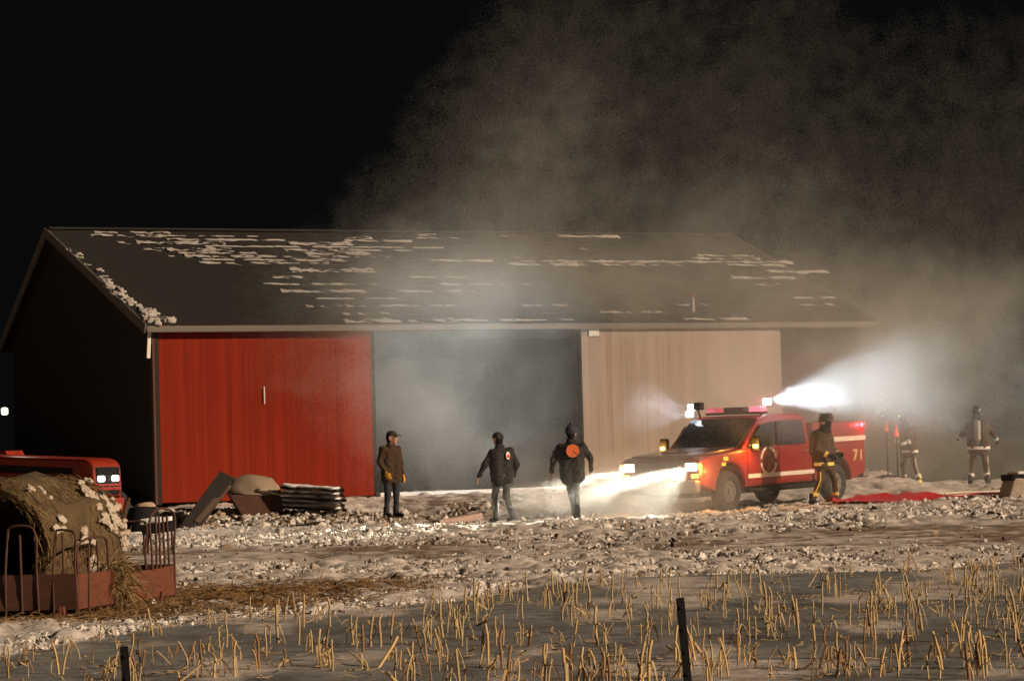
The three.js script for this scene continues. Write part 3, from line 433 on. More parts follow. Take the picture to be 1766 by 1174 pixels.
  const rl = new THREE.PointLight(new THREE.Color(1, 0.1, 0.12), 1.2); rl.position.set(0.25, 2.16, -0.62); rl.castShadow = true; rl.name = 'red_lens'; t.add(rl);
  part('lamp_mast', [rod(V(0.7, 1.9, 0.6), V(0.72, 2.16, 0.66), 0.02), box(0.16, 0.16, 0.2, 0.72, 2.16, 0.62, 0.03), rod(V(0.1, 1.9, -0.5), V(0.06, 2.2, -0.6), 0.02)], M.black, t);
  const local = (dir) => V(dir.dot(fw), dir.y, dir.dot(lf.clone().negate()));
  function roofLamp(pos, aim, power, cone, pen, k, soft) {
    const d = local(aim.clone().normalize()), b = part('scene_lamp', box(0.1, 0.13, 0.16, 0, 0, 0, 0.02), glow(0.85, 0.94, 1, k), t, pos);
    const s = new THREE.SpotLight(new THREE.Color(0.83, 0.93, 1), power, 0, cone * RAD, pen); s.position.copy(pos); s.target.position.copy(pos).addScaledVector(d, 5); s.castShadow = true; s.shadow.radius = soft; s.name = 'scene_lamp'; t.add(s, s.target);
  }
  roofLamp(V(0.75, 2.14, 0.78), V(-1, 0.02, 0.34), LAMP_L * 0.6, 15, 0.9, 14, 2);
  roofLamp(V(0.72, 2.0, 0.86), V(-0.4, 0.1, -0.92), LAMP_L * 3.6, 19, 0.9, 5, 2);  // extra lamp, added to fill the doorway smoke with cool light
  roofLamp(V(0.06, 2.2, -0.66), V(1, 0.12, -0.1), LAMP_R, 25, 1, 14, 3);
  part('side_lamp', new THREE.SphereGeometry(0.05, 10, 8), glow(1, 0.06, 0.08, 12), t, V(-3.0, 1.62, -1.0));
  const sl = new THREE.PointLight(new THREE.Color(1, 0.06, 0.08), 0.7); sl.position.set(-3.0, 1.62, -1.1); sl.castShadow = true; sl.name = 'side_lamp'; t.add(sl);
}
function thingPart(name, parent, pos) { const g = new THREE.Group(); g.name = name; g.position.copy(pos); parent.add(g); return g; }
for (const [px, py, label, s] of [[1533, 735, 'small red glowing warning lamp just behind the truck tail', 1], [1550, 742, 'taller red glowing warning lamp beside the stooping firefighter', 1.35]]) {
  const g = onGround(px, 840, 70), p = P(px, py, 70), t = thing('warning_lamp', label, 'warning lamp', g);
  part('stand', [rod(V(0, 0, 0), V(0, p.y - g.y - 0.1, 0), 0.02), mv(cyl(0.16, 0.2, 0.05, 14), 0, 0.02, 0)], M.black, t);
  part('lamp_cone', mv(new THREE.ConeGeometry(0.05 * s, 0.22 * s, 12), 0, p.y - g.y, 0), glow(1, 0.05, 0.03, 1.1), t);
  const l = new THREE.PointLight(new THREE.Color(1, 0.06, 0.04), 0.25); l.position.set(0, p.y - g.y, 0); l.castShadow = true; l.name = 'warning_lamp'; t.add(l);
}

// ---------- the tractor at the left ----------
{
  const nose = P(186, 822, 57); nose.y = G(nose.x, nose.z);
  const t = thing('tractor', 'red farm tractor with lit headlights parked left of the barn', 'tractor', nose, -0.75); t.scale.setScalar(0.86);   // forward is +x
  const hood = new THREE.Shape(); hood.moveTo(-5.2, 1.1); hood.lineTo(-0.06, 0.86); hood.lineTo(0, 1.0); hood.lineTo(-0.04, 1.52); hood.quadraticCurveTo(-0.12, 1.68, -0.4, 1.71); hood.lineTo(-5.2, 1.9); hood.closePath();
  part('hood', prism(hood, 0.82, 0.07), M.tractorRed, t);
  for (const s of [-1, 1]) {
    part('side_grille', prism([[-4.1, 1.46], [-0.75, 1.36], [-0.75, 1.5], [-4.1, 1.66]], 0.02), M.black, t, V(0, 0, s * 0.408));
    part('side_panel', prism([[-1.0, 0.86], [-0.1, 0.8], [-0.1, 1.3], [-1.0, 1.34]], 0.03), M.tractorRed, t, V(0, 0, s * 0.41));
    const h = part('headlight', box(0.06, 0.12, 0.17, 0.0, 1.25, s * 0.2, 0.02), glow(1, 0.95, 0.84, 16), t);
    const l = new THREE.SpotLight(new THREE.Color(1, 0.93, 0.8), 7, 0, 55 * RAD, 0.7); l.position.set(0.01, 1.25, s * 0.2); l.target.position.set(5, 0.6, s * 0.2); l.castShadow = true; l.shadow.radius = 3; l.name = 'headlight'; t.add(l, l.target);
    const w = thingPart('front_wheel', t, V(-0.75, 0.5, s * 0.75)); part('tyre', new THREE.TorusGeometry(0.36, 0.15, 12, 28).scale(1, 1, 1.3), M.rubber, w); part('rim', cyl(0.26, 0.26, 0.2, 18).rotateX(Math.PI / 2), M.stripe, w);
    const rw = thingPart('rear_wheel', t, V(-4.9, 0.85, s * 0.9)); part('tyre', [new THREE.TorusGeometry(0.6, 0.25, 14, 34).scale(1, 1, 1.2), ...Array.from({ length: 22 }, (_, k) => mv(box(0.1, 0.05, 0.5, 0, 0.84, 0), 0, 0, 0, 0, 0, k * 0.2856))], M.rubber, rw); part('rim', cyl(0.45, 0.45, 0.24, 22).rotateX(Math.PI / 2), M.stripe, rw);
    part('fender', prism([[-3.9, 1.5], [-3.5, 1.95], [-2.8, 1.95], [-2.4, 1.5], [-2.5, 1.48], [-2.85, 1.88], [-3.45, 1.88], [-3.8, 1.46]], 0.5), M.tractorRed, t, V(-1.8, 0, s * 0.9));
  }
  part('grille', [box(0.04, 0.62, 0.66, -0.03, 1.2, 0, 0.01), ...[0.98, 1.08, 1.34, 1.44].map((y) => box(0.05, 0.02, 0.66, -0.015, y, 0, 0.005))], M.black, t);
  part('front_weight', box(0.35, 0.32, 0.6, 0.02, 0.66, 0, 0.03), M.tractorRed, t);
  part('chassis', [box(4.8, 0.4, 0.5, -2.5, 0.75, 0), rod(V(-0.75, 0.5, -0.75), V(-0.75, 0.5, 0.75), 0.08)], M.black, t);
  part('cab', [box(0.08, 1.3, 0.08, -4.50, 2.3, -0.65), box(0.08, 1.3, 0.08, -4.50, 2.3, 0.65), box(0.08, 1.2, 0.08, -5.65, 2.35, -0.65), box(0.08, 1.2, 0.08, -5.65, 2.35, 0.65), box(1.2, 0.1, 1.3, -5.05, 1.7, 0)], M.black, t, V(-1.8, 0, 0));
  part('cab_glass', [box(0.02, 1.15, 1.22, -4.49, 2.3, 0), box(1.05, 1.1, 0.02, -5.08, 2.3, 0.66), box(1.05, 1.1, 0.02, -5.08, 2.3, -0.66)], mat(0.05, 0.06, 0.06, 0.1), t, V(-1.8, 0, 0));
  part('cab_roof', box(1.45, 0.16, 1.55, -5.05, 2.98, 0, 0.06), M.tractorRed, t, V(-1.8, 0, 0));
  part('exhaust', rod(V(-3.9, 1.7, 0.36), V(-3.9, 2.8, 0.36), 0.05), M.black, t);
  const wl = P(7, 709, 59.5).sub(nose).applyAxisAngle(V(0, 1, 0), 0.75).divideScalar(0.86);
  part('work_lamp', box(0.1, 0.16, 0.14, 0, 0, 0, 0.03), glow(1, 0.86, 0.62, 12), t, wl);
  part('lamp_bracket', rod(wl.clone().add(V(-0.05, 0, 0)), V(-6.3, 2.85, 0.65), 0.025), M.black, t);
  const l = new THREE.SpotLight(new THREE.Color(1, 0.88, 0.66), 2, 0, 50 * RAD, 0.8); l.position.copy(wl); l.target.position.copy(wl).add(V(4, -1, 1)); l.castShadow = true; l.name = 'work_lamp'; t.add(l, l.target);
}

// ---------- hay feeder, bale and spilled hay ----------
{
  const A = V(-4.19, 0.02, -28.1), B = V(-3.6, 0.02, -31.1), C = V(-7.1, 0.02, -28.5), D = V(-6.6, 0.02, -31.6);
  const t = thing('hay_feeder', 'rusty metal hay feeder with tombstone bars and an orange skirt', 'feeder', A);
  const q = (p) => p.clone().sub(A), sheet = (a, b, s0, s1, h, m, y0 = 0.08, lean = 0) => { const u = q(b).sub(q(a)), len = u.length() * (s1 - s0), g = new THREE.BoxGeometry(len, h, 0.02, 8, 2, 1); const p = g.attributes.position; for (let i = 0; i < p.count; i++) p.setZ(i, p.getZ(i) + 0.02 * Math.sin(p.getX(i) * 5 + p.getY(i) * 4)); g.computeVertexNormals(); const o = part('skirt_panel', g, m, t, q(a).addScaledVector(u, (s0 + s1) / 2).add(V(0, y0 + h / 2, 0)), [0, Math.atan2(-u.z, u.x), lean]); return o; };
  sheet(A, B, 0.0, 0.36, 0.33, M.rust); sheet(A, B, 0.44, 1, 0.3, M.rust, 0.06, 0.01); sheet(C, A, 0, 1, 0.34, M.rustDarkOrShade); sheet(D, B, 0, 1, 0.3, M.rustDarkOrShade); sheet(C, D, 0, 1, 0.3, M.rustDarkOrShade);  // skirts turned from the flood light get darker rust as painted shade
  const hoop = (a, b, s0, s1, h, inner) => {
    const u = q(b).sub(q(a)), p = (s, y) => q(a).addScaledVector(u, s).add(V(rr(-0.03, 0.03) * y, y * rr(0.97, 1.03), rr(-0.04, 0.04) * y)), m = s1 - s0;
    part('bar_hoop', tube([p(s0, 0.05), p(s0 + m * 0.02, h * 0.55), p(s0 + m * 0.04, h * 0.95), p(s0 + m * 0.2, h), p(s1 - m * 0.2, h), p(s1 - m * 0.04, h * 0.95), p(s1 - m * 0.02, h * 0.55), p(s1, 0.05)], 0.0125, 40, 7), M.rustDarkOrShade, t);
    for (let k = 1; k <= inner; k++) part('bar', rod(p(s0 + m * k / (inner + 1), 0.05), p(s0 + m * (k + rr(-0.1, 0.1)) / (inner + 1), h * rr(0.94, 0.99)), 0.012), M.rustDarkOrShade, t);
  };
  hoop(A, B, 0.005, 0.3, 0.72, 2); hoop(A, B, 0.74, 0.99, 0.95, 4); hoop(C, A, 0.92, 0.995, 0.83, 1); hoop(C, A, 0.76, 0.87, 0.85, 1); hoop(C, D, 0.1, 0.4, 0.85, 2); hoop(D, B, 0.2, 0.5, 0.85, 2); hoop(D, B, 0.6, 0.9, 0.85, 2);
  part('bent_bar', tube([q(P(222, 1003, 30)), q(P(205, 950, 30)), q(P(183, 893, 30)), q(P(178, 872, 30))], 0.022, 20, 7), M.rustDarkOrShade, t);
  part('bent_bar', tube([q(P(205, 1003, 30.3)), q(P(211, 930, 30.3)), q(P(216, 872, 30.3)), q(P(222, 858, 30.3))], 0.022, 20, 7), M.rustDarkOrShade, t);
  for (const [x, y] of [[102, 0], [111, 0], [258, 1], [276, 1]]) { const g = P(x, y ? 1045 : 1072, y ? 30.5 : 27.9); part('skid_stub', rod(q(V(g.x, 0, g.z)), q(V(g.x + rr(-0.02, 0.02), 0.14, g.z)), 0.018), M.rust, t); }
  const axis = V(0.34, 0, -0.94).normalize(), c0 = V(-5.08, 0.02, -28.55), CY = 0.66, bale = thing('hay_bale', 'half-eaten hollow round hay bale with crusted snow inside the feeder', 'hay bale', c0, Math.atan2(-axis.z, axis.x));
  const g = lumpy(new THREE.LatheGeometry([[0.02, 1.3], [0.4, 1.25], [0.47, 0.7], [0.5, 0.1], [0.56, -0.04], [0.63, 0.0], [0.66, 0.15], [0.67, 0.5], [0.67, 1.0], [0.66, 1.45], [0.5, 1.55], [0.02, 1.6]].map(([a, b]) => new THREE.Vector2(a, b)), 48), 0.3, 3.6); g.rotateZ(-Math.PI / 2); g.translate(0, CY, 0);
  { const p = g.attributes.position, uv = new Float32Array(p.count * 2); for (let i = 0; i < p.count; i++) { uv[i * 2] = p.getX(i) * 0.8; uv[i * 2 + 1] = Math.atan2(p.getY(i) - CY, p.getZ(i)) * 0.7; } g.setAttribute('uv', new THREE.BufferAttribute(uv, 2)); }
  part('bale_core', g, M.hay, bale);
  const strands = (n, f, r) => { const L = []; for (let i = 0; i < n; i++) { const [p, d, l] = f(), w = r * rr(0.6, 1.4), s = V(gauss(), gauss(), gauss()).cross(d).normalize().multiplyScalar(w), m = p.clone().addScaledVector(d, l * 0.5).add(V(0, -l * 0.06, 0)), e = p.clone().addScaledVector(d, l).add(V(0, -l * 0.22, 0)); for (const v of [p.clone().add(s), p.clone().sub(s), m, m.clone().add(s), m.clone().sub(s), e, p.clone().add(s), m.clone().sub(s), m.clone().add(s)]) L.push(v.x, v.y, v.z); } const b = new THREE.BufferGeometry(); b.setAttribute('position', new THREE.BufferAttribute(new Float32Array(L), 3)); b.computeVertexNormals(); return b; };
  const hs = part('hay_strands', strands(6000, () => { const a = rr(0, 6.28), rim = R() < 0.2, x = rim ? rr(-0.06, 0.05) : rr(0, 1.6), r = rim ? rr(0.5, 0.66) : 0.66 + rr(-0.05, 0.03), k = R() < 0.5 ? 1 : -1, o = rr(0.02, 0.45); return [V(x, CY + Math.sin(a) * r, Math.cos(a) * r), V(rr(-0.5, 0.5), k * Math.cos(a) + Math.sin(a) * o, -k * Math.sin(a) + Math.cos(a) * o).normalize(), rr(0.05, 0.2)]; }, 0.0032), M.straw, bale); hs.userData.kind = 'stuff';
  const crust = []; for (let i = 0; i < 260; i++) { const a = rr(-0.5, 1.2), x = rr(0.1, 1.55); if (fbm(x * 3.3, a * 3.2, 3, 3) < 0.53) continue; const g2 = lumpy(new THREE.IcosahedronGeometry(1, 2), 1.5, 1.7 + i * 0.05).scale(rr(0.02, 0.075), rr(0.012, 0.03), rr(0.02, 0.07)); g2.rotateX(Math.PI / 2 - a); g2.translate(x, CY + Math.sin(a) * 0.685, Math.cos(a) * 0.685); crust.push(g2); }
  const cr = part('snow_crust', crust, mat(0.5, 0.43, 0.36, 0.9), bale); cr.userData.kind = 'stuff';
  const sp = solo('spilled_hay', strands(9000, () => { let x, z; for (;;) { x = rr(-6.5, -0.8); z = -rr(26.6, 35); const d = -z; if (R() < 1.1 * blob(x, d, -3.3, 31.3, 1.5, 2) + blob(x, d, -4.3, 28.3, 1.3, 0.9) + 0.5 * blob(x, d, -1.9, 33.3, 0.9, 1.4)) break; } return [V(x, G(x, z) + rr(0, 0.07), z), V(gauss(), rr(-0.1, 0.45), gauss()).normalize(), rr(0.06, 0.26)]; }, 0.004), mat(0.2, 0.115, 0.045, 0.95), 'brown trampled hay spread on the ground around the feeder', 'hay', null, null, null, 'stuff');
  const tuft = part('hay_tuft', strands(700, () => { const k = R(), c = A.clone().lerp(B, 0.4).sub(A); return [V(c.x + rr(-0.14, 0.12), rr(0, 0.5), c.z + rr(-0.3, 0.3)), V(rr(-0.2, 0.7), rr(-0.9, 0.4), gauss()).normalize(), rr(0.15, 0.4)]; }, 0.0045), M.straw, t); tuft.userData.kind = 'stuff';
}

// ---------- junk against the barn ----------
{
  const w = (px, py, d) => P(px, py, d);
  const heap = w(446, 868, 65.2), t = thing('hopper', 'dark tilted metal hopper with a snow-covered tan cover leaning by the red wall', 'hopper', heap, 0.15);
  part('tub', prism([[-0.68, 0.22], [0.68, 0.14], [0.42, -0.3], [0.1, -0.34], [-0.35, -0.36]], 0.8, 0.03), M.rustDarkOrShade, t);
  part('cover', lumpy(new THREE.SphereGeometry(0.66, 26, 12, 0, 6.283, 0, 1.57).scale(0.98, 0.72, 0.6).translate(-0.08, 0.16, 0), 0.16, 2.4), mat(0.34, 0.26, 0.19, 0.85, { map: T.cloth }), t, null, [0, 0, -0.1]);
  const tb = mat(0.4, 0.32, 0.25, 0.85);
  part('cover_fold', lumpy(new THREE.BoxGeometry(0.7, 0.07, 0.12, 10, 2, 2), 0.07, 5).translate(0.25, 0.3, 0.42), tb, t, null, [0, 0, -0.2]);
  const plank = (a, b, wd, th, m, label, name, category, group) => { const u = b.clone().sub(a), len = u.length(), o = solo(name, lumpBeam(len, wd, th), m, label, category, a.clone().add(b).multiplyScalar(0.5), null, group); o.quaternion.setFromUnitVectors(V(1, 0, 0), u.normalize()); return o; };
  function lumpBeam(l, wd, th) { const g = new THREE.BoxGeometry(l, th, wd, 14, 2, 2); const p = g.attributes.position; for (let i = 0; i < p.count; i++) { const x = p.getX(i); p.setY(i, p.getY(i) + 0.03 * (noise(x * 2 + 4, wd * 30) - 0.5)); p.setZ(i, p.getZ(i) + 0.04 * (noise(x * 2.6, 7 + wd) - 0.5)); } g.computeVertexNormals(); return g; }
  plank(w(388, 826, 64.8), w(314, 928, 62.2), 0.34, 0.26, M.darkWood, 'thick dark timber leaning steeply against the hopper', 'timber', 'timber');
  plank(w(394, 838, 64.5), w(338, 902, 62.6), 0.12, 0.07, M.oldWood, 'thin pale board leaning beside the thick dark timber', 'board', 'board');
  plank(w(345, 922, 62), w(452, 918, 62), 0.3, 0.2, M.darkWood, 'short dark beam lying in the snow at the foot of the leaning timber', 'beam', 'beam');
  plank(w(455, 920, 62), w(560, 908, 62), 0.28, 0.22, M.darkWood, 'dark beam lying in the snow below the stacked boards', 'beam', 'beam');
  plank(w(330, 940, 60.5), w(602, 918, 60.8), 0.2, 0.09, M.oldWood, 'long weathered board along the front of the junk heap', 'board', 'board');
  plank(w(752, 903, 60.9), w(826, 890, 61.4), 0.34, 0.13, mat(0.62, 0.47, 0.43, 0.85, { map: T.wood }), 'snowy pinkish plank lying on bare ground between the walking men', 'plank', 'plank');
  const names = ['lowest', 'second lowest', 'middle', 'second highest', 'topmost'];
  names.forEach((n, i) => { const a = w(492 + rr(-3, 5), 874 - i * 8.6, 65 - i * 0.05), b = w(588 + rr(-5, 4), 880 - i * 8.6, 64.6 - i * 0.05), o = plank(a, b, 0.55 - i * 0.02, 0.06, i % 2 ? M.oldWood : M.darkWood, n + ' board of the snowy board stack right of the hopper', 'board', 'board', 'boards stacked by the red wall'); const l = a.distanceTo(b); part('snow_cap', lumpy(new THREE.BoxGeometry(l * 0.96, 0.05, 0.5, 20, 2, 6), 0.07, 4 + i).translate(0, 0.045, 0), M.snow, o); });
  const tubp = w(247, 884, 50), tub = thing('feed_tub', 'overturned dark tub with a cap of snow behind the feeder bars', 'tub', V(tubp.x, tubp.y - 0.32, tubp.z), 0.3);
  part('tub_shell', lumpy(new THREE.LatheGeometry([[0.34, 0], [0.33, 0.1], [0.26, 0.38], [0.2, 0.42], [0, 0.43]].map(([a, b]) => new THREE.Vector2(a, b)), 24), 0.06, 3), M.black, tub);
  part('snow_cap', lumpy(new THREE.SphereGeometry(0.19, 18, 10, 0, 6.283, 0, 1.57).scale(1, 0.6, 1).translate(0.02, 0.41, 0), 0.1, 5), mat(0.42, 0.3, 0.22), tub);
  const trp = w(270, 893, 47), tr = thing('feed_trough', 'flat dark trough holding snow above the right feeder bars', 'trough', V(trp.x, trp.y - 0.1, trp.z), -0.1);
  part('trough_shell', prism([[-0.24, -0.02], [0.27, 0.06], [0.23, -0.12], [-0.2, -0.16]], 0.4, 0.02), M.black, tr);
  for (const leg of [rod(V(-0.18, -0.1, 0.15), V(-0.2, -0.75, 0.16), 0.02), rod(V(0.2, -0.1, 0.15), V(0.22, -0.75, 0.16), 0.02), rod(V(-0.18, -0.1, -0.15), V(-0.2, -0.75, -0.16), 0.02), rod(V(0.2, -0.1, -0.15), V(0.22, -0.75, -0.16), 0.02)]) part('trough_leg', leg, M.rustDarkOrShade, tr);
  part('trough_snow', lumpy(new THREE.BoxGeometry(0.44, 0.1, 0.36, 12, 3, 10), 0.12, 5).translate(0, 0.05, 0), M.snow, tr, null, [0, 0, 0.14]);
  // right side: tarp, hose and a pale trough
  const tarp = (a, n, m, label, name, category) => { const pts = a.map(([px, py, d]) => { const v = w(px, py, d); v.y = G(v.x, v.z) + 0.06; return v; }); return solo(name, tube(pts, n, 60, 8), m, label, category); };
  const tg = new THREE.PlaneGeometry(2.3, 1.6, 60, 40); { const p = tg.attributes.position; for (let i = 0; i < p.count; i++) { const x = p.getX(i), y = p.getY(i), e = 1 - Math.min(1, Math.abs(y) / 0.8); p.setXYZ(i, x + 0.25 * (fbm(y * 2, 3) - 0.5), y * (1 - 0.25 * (x + 1.1) / 2.2) + 0.2 * (fbm(x * 2, 9) - 0.5), 0.24 * Math.pow(fbm(x * 2.2, y * 2.4, 4, 4), 1.4) * (0.3 + e) - 0.02); } tg.rotateX(-Math.PI / 2); tg.computeVertexNormals(); }
  const tp = w(1530, 858, 60); tp.y = G(tp.x, tp.z) + 0.04; solo('tarp', tg, mat(0.45, 0.015, 0.02, 0.55), 'crumpled red tarp spread on the snow near the truck rear', 'tarp', tp, [0, 0.12, 0]);
  tarp([[1595, 857, 60.2], [1640, 858, 60.3], [1690, 857, 60.5], [1730, 862, 60]], 0.035, M.truckRed, 'thin red hose running right from the red tarp', 'fire_hose', 'hose');
  tarp([[1575, 846, 62], [1625, 848, 62], [1680, 847, 62.2], [1735, 853, 61.5], [1700, 852, 61.3], [1630, 852, 61]], 0.045, M.stripe, 'pale doubled fire hose lying behind the red tarp', 'fire_hose', 'hose');
  const sb = w(1764, 842, 58); sb.y = G(sb.x, sb.z); const st = thing('stone_trough', 'pale trough with a dark inside at the right edge of the yard', 'trough', sb, 0.3);
  part('trough_wall', prism([[-0.42, 0], [-0.3, 0.36], [0.9, 0.34], [0.95, 0]], 0.5, 0.03), mat(0.4, 0.33, 0.26, 0.9, { map: T.cloth, bumpMap: T.bump, bumpScale: 0.02 }), st);
  part('trough_rim', [box(1.2, 0.07, 0.08, 0.3, 0.42, 0.22), box(1.2, 0.07, 0.08, 0.3, 0.42, -0.22), box(0.07, 0.12, 0.5, -0.3, 0.4, 0)], M.black, st); part('trough_snow', lumpy(new THREE.BoxGeometry(1.1, 0.06, 0.5, 20, 2, 8), 0.06, 4).translate(0.35, 0.49, -0.02), M.snow, st);
}

// ---------- fence posts and cut corn in the field ----------
for (const [px, py, d, lean, label] of [[1173, 1030, 12, 0.062, 'black steel fence post standing among stubble at the right'], [213, 1114, 12, 0.05, 'shorter black steel fence post at the left edge of the field']]) {
  const top = P(px, py, d), t = thing('fence_post', label, 'fence post', V(top.x, heightBase(top.x, -d), -d)), h = top.y - t.position.y;
  t.position.x += Math.tan(lean) * h; t.rotation.z = lean;
  part('post', [box(0.034, h + 0.3, 0.008, 0, h / 2 - 0.15, 0, 0.002), box(0.008, h + 0.3, 0.03, 0, h / 2 - 0.15, -0.017, 0.002)], M.black, t);
  part('post_stud', [0, 1, 2, 3, 4, 5, 6, 7, 8].map((k) => box(0.014, 0.012, 0.012, 0, h - 0.04 - k * 0.09, 0.008, 0.003)), M.black, t);
}
{
  const protos = [];
  for (let k = 0; k < 14; k++) {
    const h = rr(0.15, 0.36), bend = rr(-0.035, 0.035) + (k % 5 === 4 ? 0.09 : 0), L = [], r = rr(0.0065, 0.0125), pts = [V(0, -0.02, 0), V(bend * 0.15, h * 0.4, rr(-0.006, 0.006)), V(bend * 0.6, h * 0.75, rr(-0.015, 0.015)), V(bend, h, rr(-0.02, 0.02))];
    L.push(tube(pts, r, 9, 6), mv(new THREE.SphereGeometry(r * 1.18, 6, 5), pts[1].x, pts[1].y, pts[1].z));
    const leaves = []; const nl = k % 3 === 0 ? 2 : 1;
    for (let j = 0; j < nl; j++) { const a = rr(0, 6.28), y0 = h * rr(0.3, 0.9), ll = rr(0.12, 0.3), dn = R() < 0.65 ? -1 : 0.6, w = rr(0.008, 0.018), q = [0, 0.33, 0.66, 1].map((s) => V(bend * y0 / h + Math.cos(a) * ll * s * 0.6, y0 + dn * ll * (s * s * 0.9) + 0.05 * Math.sin(s * 3), Math.sin(a) * ll * s * 0.6)), p = []; for (let i = 0; i < 3; i++) { const wa = w * (1 - i * 0.28), wb = w * (1 - (i + 1) * 0.28), s = V(-Math.sin(a), 0.3, Math.cos(a)); const A = q[i].clone().addScaledVector(s, wa), B = q[i].clone().addScaledVector(s, -wa), C = q[i + 1].clone().addScaledVector(s, wb), D = q[i + 1].clone().addScaledVector(s, -wb); for (const v of [A, B, C, B, D, C]) p.push(v.x, Math.max(v.y, 0.01), v.z); } const g = new THREE.BufferGeometry(); g.setAttribute('position', new THREE.BufferAttribute(new Float32Array(p), 3)); leaves.push(g); }
    protos.push([merge(L), merge(leaves)]);
  }
  const tones = [M.stalk, mat(0.55, 0.41, 0.22, 0.85, { map: T.streak }), mat(0.33, 0.19, 0.09, 0.9, { map: T.streak })], roots = [];
  const makeStalk = (k, o) => { part('stalk_leaf', protos[k][1], tones[(k + 1) % 3], o); };
  const LABEL = 'cut stalk of dry corn standing in the frozen field', list = [];
  for (let n = 0; n < 6000 && list.length < 680; n++) {
    const d = lerp(18.4, 35, Math.pow(R(), 1.25)), x = rr(-0.178, 0.182) * d, row = Math.abs(((x * 0.36 + d) * 1.25) % 1 - 0.5), e = edge(x);
    const right = sstep(-3.5, 3, x); if (d > e - 0.25 || row > 0.3 || fbm(x * 0.7, d * 0.7, 44, 2) < 0.4 - 0.06 * right || R() > 0.75 + 0.25 * right) continue;
    if (list.some(([a, b]) => Math.hypot(a - x, b - d) < 0.05)) continue; list.push([x, d]);
    if (R() < 0.4) list.push([x + rr(-0.08, 0.08), d + rr(-0.08, 0.08)]);
  }
  list.sort((a, b) => a[1] - b[1]);
  const rest = [];
  list.forEach(([x, d], i) => {
    const k = Math.floor(R() * 14), s = rr(0.42, 0.92), y = heightBase(x, -d), rot = [R() < 0.12 ? rr(-1.1, 1.1) : rr(-0.14, 0.14), rr(0, 6.28), R() < 0.12 ? rr(-1.1, 1.1) : rr(-0.14, 0.14)];
    if (i < 300) {
      const o = roots[k] ? roots[k].clone() : (() => { const q = shade(new THREE.Mesh(protos[k][0], tones[k % 3])); part('stalk_leaf', protos[k][1], tones[(k + 1) % 3], q); return (roots[k] = q); })();
      o.name = numbered('corn_stalk'); o.position.set(x, y, -d); o.rotation.set(...rot); o.scale.setScalar(s); scene.add(o); setInfo(o, LABEL, 'corn stalk', 'cut corn stalks in the field');
    } else rest.push(merge(protos[k].map((g) => g.clone())).applyMatrix4(new THREE.Matrix4().compose(V(x, y, -d), new THREE.Quaternion().setFromEuler(new THREE.Euler(...rot)), V(s, s, s))));
  });
  const husks = []; for (let i = 0; i < 500; i++) { const d = 18.5 + 15 * R(), x = rr(-0.18, 0.185) * d; if (d > edge(x) - 0.1) continue; husks.push(lumpy(new THREE.BoxGeometry(rr(0.05, 0.22), 0.006, rr(0.008, 0.03), 5, 1, 1), 0.05, 7 + i * 0.01).rotateZ(rr(-0.3, 0.3)).rotateY(rr(0, 6.28)).translate(x, heightBase(x, -d) + rr(0.004, 0.03), -d)); }
  solo('corn_husks', husks, tones[1], 'torn corn husks and broken straw littering the frozen field', 'corn husks', null, null, null, 'stuff');
  if (rest.length) solo('far_stubble', rest, tones[1], 'farthest cut corn stubble along the snowy field edge', 'corn stubble', null, null, null, 'stuff');
}
